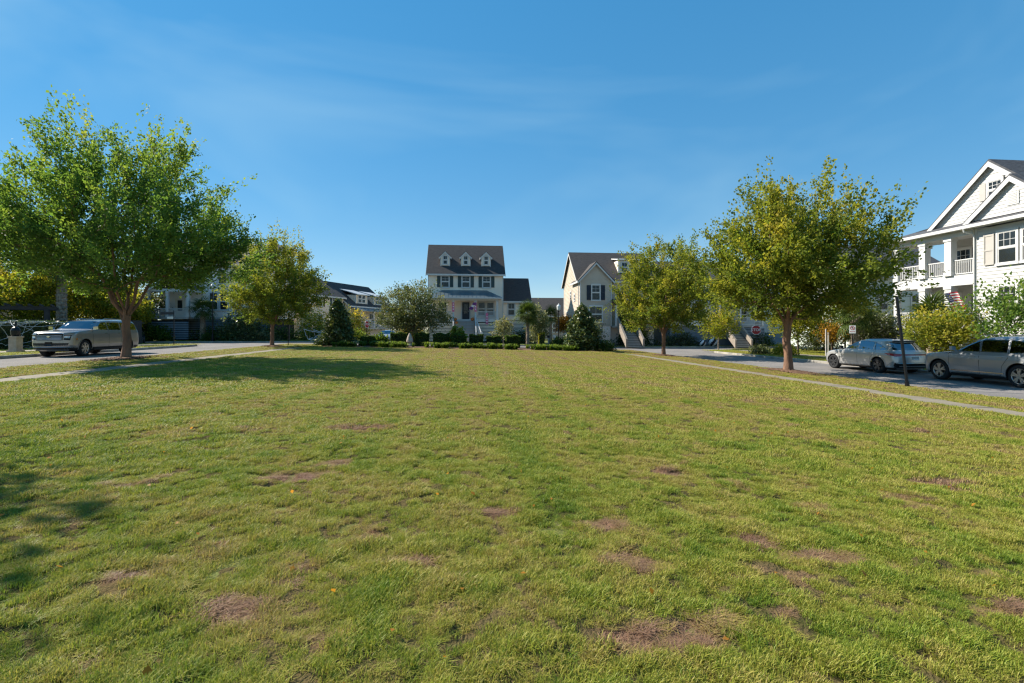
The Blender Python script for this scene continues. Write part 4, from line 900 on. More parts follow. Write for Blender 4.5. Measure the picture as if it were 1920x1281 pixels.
railing(h, (1.27, -2.15, G0), (3.63, -2.15, G0)); railing(h, (-3.98, -2.15, G0), (-1.62, -2.15, G0)); railing(h, (3.75, -2.03, G0), (3.75, -.1, G0)); railing(h, (-4.1, -2.03, G0), (-4.1, -.1, G0))
steps(h, -1.4, 1.05, -2.34, G0, 15, .178, .26)
railing(h, (1.12, -2.4, G0-.2), (1.12, -6.2, .1)); railing(h, (-1.47, -2.4, G0-.2), (-1.47, -6.2, .1))
for x in (-1.47, 1.12, 1.75): post(h, x, -6.35 if x < 1.5 else -6.1, -.05, 1.25, .16)
railing(h, (1.2, -3.6, 1.8), (1.75, -6.05, .15))
slats(h, 1.2, 3.9, -2.28, .15, G0-.35, 'cream'); slats(h, -4.3, -1.5, -2.28, .15, G0-.35, 'cream')
# wing
walls(h, 4.6, 8.15, 1.0, 7, G0, 5.3, 'cream', 'x', 8.15); b = MB(); b.box(4.65, 8.1, 1.05, 7, -.1, G0); b.obj('wing_foundation', M['dark'], h)
gable_roof(h, 4.72, 8.15, 1.0, 7, 5.3, 8.2, 'x', M['shingle'], M['white'], .3, .18, nm='wing_roof')
slats(h, 4.7, 8.1, .98, .15, G0-.1, 'cream')
window(h, 5.75, .978, 3.35, .85, 1.5, 0, 2, 1); window(h, 7.25, .978, 3.35, .85, 1.5, 0, 2, 1)

# ------------------------------------------------------------------ tan house right of it
h = empty('tan_house', (13.3, 55.9, g(13.3)+KB), 0, 'tan clapboard house with front gable, tall roof and long entry stair', 'house')
F0 = 2.3
walls(h, 0, 9.2, 0, 8.4, F0, 7.75, 'tan', 'x', 11.4, .17); b = MB(); b.box(.05, 9.15, .05, 8.3, -.1, F0); b.obj('foundation', M['greige'], h)
gable_roof(h, 0, 9.2, 0, 8.4, 7.75, 11.45, 'x', M['shingle_brown'], M['white'], .3, .3)
f = empty('front_bay', (0, -.6, 0), 0, parent=h)
walls(f, .05, 3.75, 0, .7, F0, 7.75, 'tan', 'y', 9.6, .17); gable_roof(f, .05, 3.75, 0, 3.5, 7.75, 9.65, 'y', M['shingle_brown'], M['white'], .35, .3); b = MB(); b.box(.1, 3.7, .05, .7, -.1, F0); b.obj('bay_foundation', M['greige'], f)
window(h, 1.9, -.622, 5.3, .95, 1.75, 0, 2, 2, 'pane', 'white', 'shutter_dark', .5); window(h, 1.9, -.622, 2.75, 1.5, 1.8, 0, 2, 1)
d = empty('dormer', (6.4, .9, 8.45), 0, parent=h); walls(d, -1.3, 1.3, 0, 3.0, 0, 1.75, 'cream', None, None, .16); b = MB(); b.prism([(-1.5, -.25, 1.75), (-1.5, 3.4, 2.35), (-1.5, 3.4, 2.47), (-1.5, -.25, 1.87)], (3.0, 0, 0)); b.obj('roof', M['white'], d); window(d, -.55, -.022, .35, .75, 1.15, 0, 2, 1); window(d, .55, -.022, .35, .75, 1.15, 0, 2, 1)
window(h, 6.2, -.022, 5.5, .9, 1.5, 0, 2, 2, 'pane', 'white', 'shutter_dark', .45); window(h, 8.3, -.022, 2.9, .9, 1.6, 0, 2, 1)
for (y, z) in ((2.0, 5.4), (4.2, 5.9), (6.3, 3.3)): window(h, -.022, y, z, .5, .7, R(-90), 1, 1)
b = MB(); b.box(3.8, 9.3, -1.9, 0, F0-.2, F0); b.obj('porch_floor', M['step'], h)
b = MB(); b.prism([(3.7, -2.2, 4.9), (3.7, 0, 5.35), (3.7, 0, 5.47), (3.7, -2.2, 5.02)], (5.8, 0, 0)); b.box(3.8, 9.3, -1.95, -1.8, 4.65, 4.9); b.obj('porch_roof', M['shingle_brown'], h)
for x in (4.0, 6.6, 9.1): post(h, x, -1.75, F0, 4.65, .22)
b = MB(); b.box(4.85, 5.85, -.06, 0, F0, 4.5); dd = b.obj('door', M['shutter_dark'], h); b = MB(); b.box(5.1, 5.6, -.07, -.06, F0+.8, 4.3); b.obj('door_pane', M['pane'], dd)
steps(h, 4.3, 5.9, -1.9, F0, 12, .18, .24, edge='dark')
for x in (4.15, 6.05):
    b = MB(); b.prism([(x-.1, -1.9, F0+.9), (x-.1, -1.9, F0-.2), (x-.1, -4.9, -.1), (x-.1, -4.9, .85)], (.2, 0, 0)); b.obj('stair_side_wall', M['stair_wall'], h)
railing(h, (6.7, -1.78, F0), (9.0, -1.78, F0))
b = MB(); b.prism([(-.02, 2.0, -.1), (-.02, 3.0, -.1), (-.02, 1.6, 2.6)], (-.3, 0, 0)); b.obj('side_buttress', M['white2'], h)

# ------------------------------------------------------------------ grey house half hidden behind the right hand trees
h = empty('grey_house', (29.5, 54.9, g(29)+KB), 0, 'grey house on blue grey base with dark front stair, behind the right elms', 'house')
walls(h, -5.5, 5.0, 0, 8, 2.4, 7.7, 'greyblue', 'x', 10.3, .18); b = MB(); b.box(-5.45, 4.95, .05, 8, -.1, 2.4); b.obj('foundation', M['louvre'], h)
gable_roof(h, -5.5, 5.0, 0, 8, 7.7, 10.35, 'x', M['shingle_grey'], M['white'], .35, .3)
f = empty('front_bay', (-3.0, -.5, 0), 0, parent=h); walls(f, -2.2, 2.2, 0, .6, 2.4, 7.7, 'greige', 'y', 9.6, .18); gable_roof(f, -2.2, 2.2, 0, 4, 7.7, 9.65, 'y', M['shingle_grey'], M['white'], .3, .3)
for x in (-4.0, -2.0): window(h, x, -.522, 5.4, .85, 1.5, 0, 2, 2); window(h, x, -.522, 2.9, .85, 1.6, 0, 2, 2)
for x in (1.5, 3.6): window(h, x, -.022, 5.5, .85, 1.5, 0, 2, 2, 'pane', 'white', 'shutter_dark', .4)
window(h, 3.6, -.022, 2.9, .85, 1.6, 0, 2, 2)
b = MB(); b.box(-.6, 5.0, -2.0, 0, 2.2, 2.4); b.obj('porch_floor', M['step'], h); b = MB(); b.prism([(-.7, -2.3, 5.0), (-.7, 0, 5.4), (-.7, 0, 5.52), (-.7, -2.3, 5.12)], (5.9, 0, 0)); b.box(-.6, 5, -2.0, -1.85, 4.75, 5.0); b.obj('porch_roof', M['shingle_grey'], h)
for x in (-.4, 2.1, 4.8): post(h, x, -1.85, 2.4, 4.75, .22)
b = MB(); b.box(.2, 1.15, -.06, 0, 2.4, 4.55); dd = b.obj('door', M['shutter_dark'], h); b = MB(); b.box(.4, .95, -.07, -.06, 3.2, 4.3); b.obj('door_pane', M['pane'], dd)
steps(h, -.1, 1.5, -2.0, 2.4, 12, .18, .25, edge='dark')
for x in (-.22, 1.62):
    b = MB(); b.prism([(x-.1, -2.0, 3.2), (x-.1, -2.0, 2.1), (x-.1, -5.0, -.1), (x-.1, -5.0, .8)], (.2, 0, 0)); b.obj('stair_side_wall', M['stair_wall'], h)
railing(h, (2.25, -1.88, 2.4), (4.7, -1.88, 2.4)); slats(h, 1.8, 5.0, -1.98, .1, 2.1, 'louvre')

# ------------------------------------------------------------------ white house on the right street (front faces the square)
h = empty('white_house', (30.0, 25.8, g(30)+KB), R(-90), 'large white clapboard house with two storey porch and twin gables at right', 'house')
# local x runs towards the camera (-Y), local -y faces the square
ZB = g(30)+KB; Zf = 1.85-ZB; Z2 = 4.95-ZB; Ze = 7.72-ZB
FW = empty('front_wall', (0, 0, 0), 0, parent=h); planks(FW, (0, 0), (9.5, 0), .5, Ze-.18, M['white2'], .20)
b = MB(); lap_wall(b, (-5.2, 5), (-5.2, 2.6), 0, Z2-.3, None, .2); lap_wall(b, (-5.2, 2.6), (-3.85, 2.6), 0, Z2-.3, None, .2); lap_wall(b, (-3.85, 2.6), (0, 2.6), 0, Ze, None, .2); lap_wall(b, (-3.85, 11), (-3.85, 2.6), Z2-.3, Ze, None, .2); lap_wall(b, (0, 2.6), (0, 0), 0, Ze, None, .2); lap_wall(b, (9.5, 0), (9.5, 11), 0, Ze, None, .2); lap_wall(b, (9.5, 11), (-5.2, 11), 0, Ze, None, .2); b.obj('wall', M['white2'], h)
b = MB(); b.box(-5.1, 9.4, .1, 10.9, -.1, .6); b.obj('foundation', M['greige'], h)
b = MB(); b.box(-.02, .12, -.045, 0, .3, Ze); b.obj('corner_board', M['white'], h)
b = MB(); b.box(-5.35, 0.0, -.12, 2.6, Z2-.28, Z2); b.box(-5.35, 0, -.12, 2.6, Zf-.2, Zf); b.obj('porch_floor', M['white'], h)
b = MB(); b.box(-5.3, 0, -.15, .08, Z2-.62, Z2-.28); b.box(-5.3, -5.08, .08, 2.6, Z2-.62, Z2-.28); b.box(-5.3, 0, -.15, .08, Ze-.42, Ze-.06); b.box(-5.3, -5.08, .08, 2.6, Ze-.42, Ze-.06); b.box(-5.08, 0, .08, 3.1, Ze-.14, Ze-.10); b.obj('porch_beam', M['white'], h)
for x in (-5.15, -3.15, -1.45):
    post(h, x, .0, Z2, Ze-.42, .42 if x > -5 else .3); post(h, x, .0, Zf, Z2-.62, .42 if x > -5 else .3)
for a, c in ((-5.0, -3.36), (-2.94, -1.66), (-1.24, -.02)):
    railing(h, (a, 0, Z2), (c, 0, Z2), .92, .12, single=True); railing(h, (a, 0, Zf), (c, 0, Zf), .92, .12)
railing(h, (-5.15, .2, Z2), (-5.15, 2.5, Z2), .92, .12)
window(h, -2.95, 2.578, Z2+.35, .95, 1.6, 0, 3, 2, 'pane', 'white', 'shutter_dark', .3); window(h, -3.6, 2.578, Zf+.4, 1.0, 1.7, 0, 2, 2)
b = MB(); b.box(-2.4, -1.4, 2.53, 2.6, Zf, Zf+2.15); dd = b.obj('door', M['shutter_dark'], h); b = MB(); b.box(-2.15, -1.65, 2.52, 2.53, Zf+.8, Zf+1.95); b.obj('door_pane', M['pane'], dd)
slats(h, -5.2, -.05, -.1, .1, Zf-.25, 'white2', .2, .16)
for x, w in ((1.75, .92), (2.95, .92)): window(h, x, -.05, Z2+.42, w, 1.72, 0, 3, 2)
k = WC.get(('sh', 1.72, .55, 'shutter_grey'))
b = MB(); sw = .55; hh = 1.75
b.box(-sw/2, -sw/2+.06, -.06, 0, 0, hh); b.box(sw/2-.06, sw/2, -.06, 0, 0, hh); b.box(-sw/2+.06, sw/2-.06, -.05, 0, 0, .1); b.box(-sw/2+.06, sw/2-.06, -.05, 0, hh-.1, hh); b.box(-sw/2+.06, sw/2-.06, -.05, 0, .8, .9); b.box(-sw/2+.06, sw/2-.06, -.025, 0, .1, hh-.1); me = b.mesh('shutter', M['shutter_grey'])
place('shutter', me, h, (.82, -.05, Z2+.40)); place('shutter', me, h, (3.9, -.05, Z2+.40))
for x in (1.75, 2.95): window(h, x, -.05, Zf+.5, .92, 1.72, 0, 3, 2)
# eave, skirt roof, gables
b = MB(); b.prism([(-5.85, -.62, Ze-.02), (10.0, -.62, Ze-.02), (10.0, .55, Ze+.42), (-4.6, .55, Ze+.42)], (0, 0, .1)); b.prism([(-5.85, -.62, Ze-.022), (-4.6, .55, Ze+.418), (-2.5, 2.2, Ze+1.1), (-2.5, 3.0, Ze+1.1), (-5.85, 3.2, Ze-.022)], (0, 0, .1)); sk = b.obj('skirt_roof', M['shingle_grey'], h)
b = MB(); b.box(-5.9, 10.0, -.70, -.625, Ze-.12, Ze+.06); b.box(-5.93, -5.86, -.70, 3.2, Ze-.12, Ze+.06); b.obj('gutter', M['white'], sk); b = MB(); b.box(-5.8, 10, -.62, -.0, Ze-.10, Ze-.06); b.box(-5.8, -5.2, .0, 3.2, Ze-.10, Ze-.06); b.obj('soffit', M['white'], sk)
def front_gable(nm, xc, half, y, zb, za, depth):
    f = empty(nm, (xc, y, 0), 0, parent=h); L_ = half; A = (-L_, 0); B = (L_, 0); planks(f, A, B, zb, zb, M['white2'], .2, za)
    b = MB(); k = (za-zb)/L_; ov = .35
    for sg in (-1, 1):
        b.prism([(0, -.24, za+.12), (sg*(L_+ov), -.24, zb-k*ov+.12), (sg*(L_+ov), -.24, zb-k*ov+.25), (0, -.24, za+.27)], (0, depth, 0))
    r = b.obj('roof', M['shingle_grey'], f); t = MB()
    for sg in (-1, 1):
        t.prism([(0, -.28, za-.16), (sg*(L_+ov), -.28, zb-k*ov-.15), (sg*(L_+ov), -.28, zb-k*ov+.14), (0, -.28, za+.14)], (0, .045, 0))
        t.prism([(0, -.23, za+.06), (sg*(L_+ov), -.23, zb-k*ov+.06), (sg*(L_+ov), -.23, zb-k*ov+.11), (0, -.23, za+.11)], (0, .23, 0))
    t.obj('rake_board', M['white'], r); return f
Zb = 8.06-ZB
f1 = front_gable('big_gable', .6, 3.6, .4, Zb, 11.25-ZB, 9)
window(f1, .2, -.05, Zb+1.15, .72, 1.0, 0, 3, 2); b = MB(); b.box(-.65, -.32, -.07, -.02, Zb+1.15, Zb+2.15); b.obj('shutter', M['shutter_grey'], f1); b = MB(); b.box(-.2, .95, -.10, -.02, Zb+2.32, Zb+2.42); b.obj('window_hood', M['white'], f1)
f2 = front_gable('small_gable', 2.05, 2.2, -.05, Zb-.02, 9.95-ZB, 4)
b = MB(); b.box(-.3, .3, -.07, -.02, Zb+.45, Zb+1.15); v_ = b.obj('gable_vent', M['white'], f2); b = MB()
for i in range(7): b.box(-.22, .22, -.085, -.07, Zb+.52+i*.085, Zb+.57+i*.085)
b.obj('vent_louvre', M['white2'], v_)
b = MB(); b.path([(-.1, -.66, Ze-.1), (-.12, -.6, Ze-.3), (.0, -.12, Ze-.45), (.03, -.1, Ze-.6), (.03, -.1, .3)], .045, 8); b.obj('downspout', M['white'], h)
# front stair climbing along the facade
b = MB(); st = empty('stair', (-5.3, .3, 0), R(-90), parent=h)
steps(st, -.7, .7, 0, Zf, 12, Zf/12.0, .28)
for x in (-.78, .78): railing(st, (x, -.05, Zf-.05), (x, -3.35, .1), .95, .16); post(st, x, -3.45, -.05, 1.15, .14)

# ------------------------------------------------------------------ pale green house further up the right street
h = empty('pale_green_house', (33.0, 41.5, g(33)+KB), R(-90), 'pale green clapboard house glimpsed between the right elm and white porch', 'house')
walls(h, -5, 4, 0, 9, .3, 6.6, 'palegreen', 'y', 9.6, .2); gable_roof(h, -5, 4, 0, 9, 6.6, 9.65, 'y', M['shingle_grey'], M['white'], .35, .35)
for x in (-3.5, -.5, 2.6): window(h, x, -.022, 4.3, .8, 1.4, 0, 2, 2); window(h, x, -.022, 1.4, .8, 1.5, 0, 2, 2)
for y in (2, 5): window(h, 4.022, y, 3.6, .8, 1.2, R(90), 2, 1)
b = MB(); b.prism([(4.0, 1.0, 3.0), (4.0, 1.0, 3.12), (5.3, 1.0, 2.62), (5.3, 1.0, 2.5)], (0, 3, 0)); b.obj('porch_roof', M['shingle_grey'], h)

# ------------------------------------------------------------------ left: porch house with louvred base
h = empty('porch_house', (-27.6, 57.4, g(-27)+KB), 0, 'greige raised house with louvred blue grey base behind the left elms', 'house')
walls(h, -6.2, 5.2, 0, 9, 2.55, 8.6, 'greige', 'x', 11.4, .18); gable_roof(h, -6.2, 5.2, 0, 9, 8.6, 11.45, 'x', M['shingle_grey'], M['white'], .35, .3)
b = MB(); b.box(-6.25, 5.25, -.06, 0, 2.35, 2.62); b.box(-6.25, 5.25, -.05, 0, 5.85, 6.05); b.obj('band_board', M['white'], h); slats(h, -6.2, 5.2, 0, .2, 2.3, 'louvre', .24, .17)
b = MB(); b.box(-6.15, 5.15, .08, 8.9, -.1, 2.5); b.obj('foundation', M['dark'], h)
for x in (-.55, .55): window(h, x, -.022, 3.45, .85, 1.9, 0, 2, 2)
window(h, 3.6, -.022, 3.45, .85, 1.9, 0, 2, 2); window(h, 3.6, -.022, 6.4, .85, 1.5, 0, 2, 2); window(h, .4, -.022, 6.4, .85, 1.5, 0, 2, 2); window(h, -4.3, -.022, 6.4, .85, 1.5, 0, 2, 2)
b = MB(); b.box(1.8, 1.98, -.05, 0, 2.6, 8.5); b.box(-1.85, -1.65, -.05, 0, 2.6, 8.5); b.obj('corner_board', M['white'], h)
b = MB(); b.box(-6.4, -2.0, -2.3, 0, 2.35, 2.55); b.obj('porch_floor', M['step'], h); slats(h, -6.4, -2.0, -2.28, .2, 2.2, 'louvre', .24, .17)
gable_roof(h, -5.9, -1.9, -2.3, 0, 5.6, 6.9, 'y', M['shingle_grey'], M['white'], .3, .2, nm='porch_roof'); b = MB(); b.box(-6.2, -1.9, -2.3, -2.1, 5.3, 5.6); b.obj('porch_beam', M['white'], h)
for x in (-6.1, -4.2, -2.1): post(h, x, -2.15, 2.55, 5.3, .26)
railing(h, (-5.95, -2.15, 2.55), (-4.35, -2.15, 2.55)); railing(h, (-4.05, -2.15, 2.55), (-2.25, -2.15, 2.55))
b = MB(); b.box(-4.6, -3.6, -.06, 0, 2.55, 4.7); dd = b.obj('door', M['beige'], h); b = MB(); b.box(-4.35, -3.85, -.07, -.06, 3.3, 4.5); b.obj('door_pane', M['pane'], dd)

# ------------------------------------------------------------------ beige dormer house on the street running away, and its neighbours
h = empty('beige_house', (-14.8, 78.2, g(-14)+KB), R(68), 'beige cottage with long shingle roof and pale shed dormers facing right', 'house')
walls(h, -5.5, 5.5, 0, 8.5, 1.3, 4.9, 'beige', 'x', 8.3, .2); b = MB(); b.box(-5.45, 5.45, .05, 8.4, -.1, 1.5); b.obj('foundation', M['greige'], h)
gable_roof(h, -5.5, 5.5, 0, 8.5, 4.9, 8.35, 'x', M['shingle'], M['white'], .3, .35); b = MB(); b.prism([(-5.6, -2.1, 3.95), (-5.6, 0, 4.5), (-5.6, 0, 4.6), (-5.6, -2.1, 4.05)], (11.2, 0, 0)); b.obj('porch_roof', M['metal_roof'], h)
for x in (-2.2, 2.6):
    d = empty('dormer', (x, .25, 5.0), 0, parent=h); walls(d, -1.5, 1.5, 0, 3, 0, 1.5, 'beige', None, None, .18); b = MB(); b.prism([(-1.75, -.4, 1.5), (-1.75, 3.2, 2.5), (-1.75, 3.2, 2.6), (-1.75, -.4, 1.62)], (3.5, 0, 0)); b.obj('roof', M['pale_metal'], d); window(d, -.5, -.022, .35, .75, 1.15, 0, 1, 1); window(d, .5, -.022, .35, .75, 1.15, 0, 1, 1)
for x in (-5.1, -1.8, 1.8, 5.1): post(h, x, -1.6, 1.5, 3.95, .22)
b = MB(); b.box(-5.4, 5.4, -1.8, 0, 1.3, 1.5); b.obj('porch_floor', M['step'], h); railing(h, (-5, -1.6, 1.5), (5, -1.6, 1.5))
for x in (-3.6, 0, 3.6): window(h, x, -.022, 2.0, 1.0, 1.7, 0, 2, 1)
for y, z in ((3, 2.2), (5.6, 2.2), (4.2, 5.6)): window(h, -5.522, y, z, .8, 1.4, R(-90), 2, 2)
h = empty('beige_house', (-19.2, 69.8, g(-19)+KB), R(68), 'beige gabled house partly hidden by the small left elm', 'house')
walls(h, -3.6, 3.6, 0, 9, .3, 6.0, 'beige', 'x', 8.8, .2); gable_roof(h, -3.6, 3.6, 0, 9, 6.0, 8.85, 'x', M['shingle_brown'], M['white'], .35, .35)
for x in (-1.5, 1.5): window(h, x, -.022, 4.4, .85, 1.5, 0, 2, 2, 'pane', 'white', 'shutter_teal', .4); window(h, x, -.022, 1.6, .85, 1.6, 0, 2, 2)
for y in (2, 5): window(h, -3.622, y, 4.4, .8, 1.4, R(-90), 2, 2)
h = empty('small_house', (14.6, 83, g(14)+KB), 0, 'low brown roofed house between the cream and tan houses', 'house')
walls(h, -5.5, 5.5, 0, 8, .2, 4.4, 'tan', 'x', 7.4, .2); gable_roof(h, -5.5, 5.5, 0, 8, 4.4, 7.45, 'x', M['shingle_brown'], M['white'], .35, .3)
b = MB(); b.box(-4.6, -1.8, -.08, 0, .1, 2.6); d = b.obj('garage_door', M['greyblue'], h); b = MB()
for i in range(4): b.box(-4.6, -1.8, -.10, -.08, .3+i*.6, .33+i*.6)
b.obj('panel_line', M['white'], d); window(h, 1, -.022, 1.4, .9, 1.4, 0, 2, 2); window(h, 3.5, -.022, 1.4, .9, 1.4, 0, 2, 2)
b = MB(); b.prism([(-5.4, -1.0, 2.8), (-5.4, 0, 3.3), (-5.4, 0, 3.4), (-5.4, -1.0, 2.9)], (5, 0, 0)); b.obj('pent_roof', M['shingle_brown'], h)
h = empty('brick_house', (-50, 46, g(-50)+KB), R(20), 'reddish house with dark roof behind the trees at far left', 'house')
walls(h, -6, 6, 0, 8, .2, 5.6, 'terracotta', 'x', 8.2, .2); gable_roof(h, -6, 6, 0, 8, 5.6, 8.25, 'x', M['shingle_brown'], M['white'], .35, .3)
for x in (-4, 0, 4): window(h, x, -.022, 3.4, .9, 1.4, 0, 2, 2); window(h, x, -.022, .9, .9, 1.5, 0, 2, 2)
h = empty('far_house', (40, 60, g(40)+KB), 0, 'white far house behind the broad right elm', 'house')
walls(h, -6, 5, 0, 8, 1.5, 7.4, 'white2', 'x', 10, .2); gable_roof(h, -6, 5, 0, 8, 7.4, 10.05, 'x', M['shingle_grey'], M['white'], .35, .3); b = MB(); b.box(-5.9, 4.9, .05, 7.9, -.1, 1.5); b.obj('foundation', M['louvre'], h)
for x in (-4.5, -2, .5, 3): window(h, x, -.022, 5.2, .85, 1.5, 0, 2, 2); window(h, x, -.022, 2.2, .85, 1.6, 0, 2, 2)

# ------------------------------------------------------------------ vehicles
def poly_in(px, pz, poly):
    c = np.zeros(px.shape, bool); n = len(poly); j = n-1
    for i in range(n):
        xi, zi = poly[i]; xj, zj = poly[j]
        c ^= ((zi > pz) != (zj > pz)) & (px < (xj-xi)*(pz-zi)/(zj-zi+1e-12)+xi); j = i
    return c
class Car:
    """body as a stack of plan-view slices: nose xf(z), tail xr(z), half width w(z), rounded corners"""
    def __init__(s, xf, xr, w, cf, cr, nf=2.8, nr=3.2, mf=2.3, mr=2.3):
        A = lambda t: (np.array([a for a, b in t]), np.array([b for a, b in t]))
        s.txf, s.txr, s.tw, s.tcf, s.tcr = A(xf), A(xr), A(w), A(cf), A(cr); s.nf, s.nr, s.mf, s.mr = nf, nr, mf, mr
        s.zmin, s.zmax = xf[0][0], xf[-1][0]
    def sm(s, t, z):
        d = .012; return (np.interp(z-d, *t)+2*np.interp(z, *t)+np.interp(z+d, *t))/4
    def P(s, z): return s.sm(s.txf, z), s.sm(s.txr, z), s.sm(s.tw, z), s.sm(s.tcf, z), s.sm(s.tcr, z)
    def hw(s, x, z):
        xf, xr, w, cf, cr = s.P(z); a = np.clip((x-(xf-cf))/cf, 0, 1); b = np.clip(((xr+cr)-x)/cr, 0, 1)
        return w*(1-a**s.nf)**(1/s.mf)*(1-b**s.nr)**(1/s.mr)
    def front(s, y, z):
        xf, xr, w, cf, cr = s.P(z); q = np.clip(np.abs(y)/w, 0, 1); return xf-cf+cf*(1-q**s.mf)**(1/s.nf)
    def rear(s, y, z):
        xf, xr, w, cf, cr = s.P(z); q = np.clip(np.abs(y)/w, 0, 1); return xr+cr-cr*(1-q**s.mr)**(1/s.nr)
    def levels(s):
        z = list(np.arange(s.zmin, s.zmax, .03))
        for T in (s.txf, s.txr, s.tw):
            zz = np.linspace(s.zmin, s.zmax, 1200); xx = np.interp(zz, *T); l = np.concatenate([[0], np.cumsum(np.hypot(np.diff(zz), np.diff(xx)))])
            z += list(np.interp(np.arange(0, l[-1], .06), l, zz))
        z = sorted(z+[s.zmax]); out = [z[0]]
        for a in z[1:]:
            if a-out[-1] > .007: out.append(a)
        out[-1] = s.zmax; return np.array(out)
    def grid(s, wheels, polys):
        Z = s.levels(); K_ = 14; NS = 130; t = np.linspace(0, np.pi/2, K_+1); xf, xr, w, cf, cr = s.P(Z); c = lambda a, e: np.power(np.maximum(a, 0), e)
        X1 = (xf-cf)[:, None]+cf[:, None]*c(np.cos(t), 2/s.nf)[None]; Y1 = w[:, None]*c(np.sin(t), 2/s.mf)[None]
        u = np.linspace(0, 1, NS+1)[1:-1]; X2 = (xf-cf)[:, None]*(1-u)+(xr+cr)[:, None]*u; Y2 = np.repeat(w[:, None], NS-1, 1)
        t2 = t[::-1]; X3 = (xr+cr)[:, None]-cr[:, None]*c(np.cos(t2), 2/s.nr)[None]; Y3 = w[:, None]*c(np.sin(t2), 2/s.mr)[None]
        X = np.concatenate([X1, X2, X3], 1); Y = np.concatenate([Y1, Y2, Y3], 1); ZZ = np.repeat(Z[:, None], X.shape[1], 1)
        # snap side vertices onto wheel arches and window outlines
        side = np.zeros(X.shape[1], bool); side[K_-6:-(K_-6)] = True; side = np.repeat(side[None], len(Z), 0)
        for (wx, wz, wr) in wheels:
            dx, dz = X-wx, ZZ-wz; d = np.hypot(dx, dz); k = side & (np.abs(d-wr) < .021); f = wr/np.maximum(d, 1e-6)
            X = np.where(k, wx+dx*f, X); ZZ = np.where(k, wz+dz*f, ZZ)
        for poly in polys:
            for i in range(len(poly)):
                a, b = np.array(poly[i]), np.array(poly[(i+1) % len(poly)]); ab = b-a; q = np.clip(((X-a[0])*ab[0]+(ZZ-a[1])*ab[1])/(ab@ab), 0, 1); px, pz = a[0]+q*ab[0], a[1]+q*ab[1]
                k = side & (np.hypot(X-px, ZZ-pz) < .016); X = np.where(k, px, X); ZZ = np.where(k, pz, ZZ)
        xs = s.hw(X, ZZ); Y = np.where(side, xs, Y)
        return X, Y, ZZ, K_
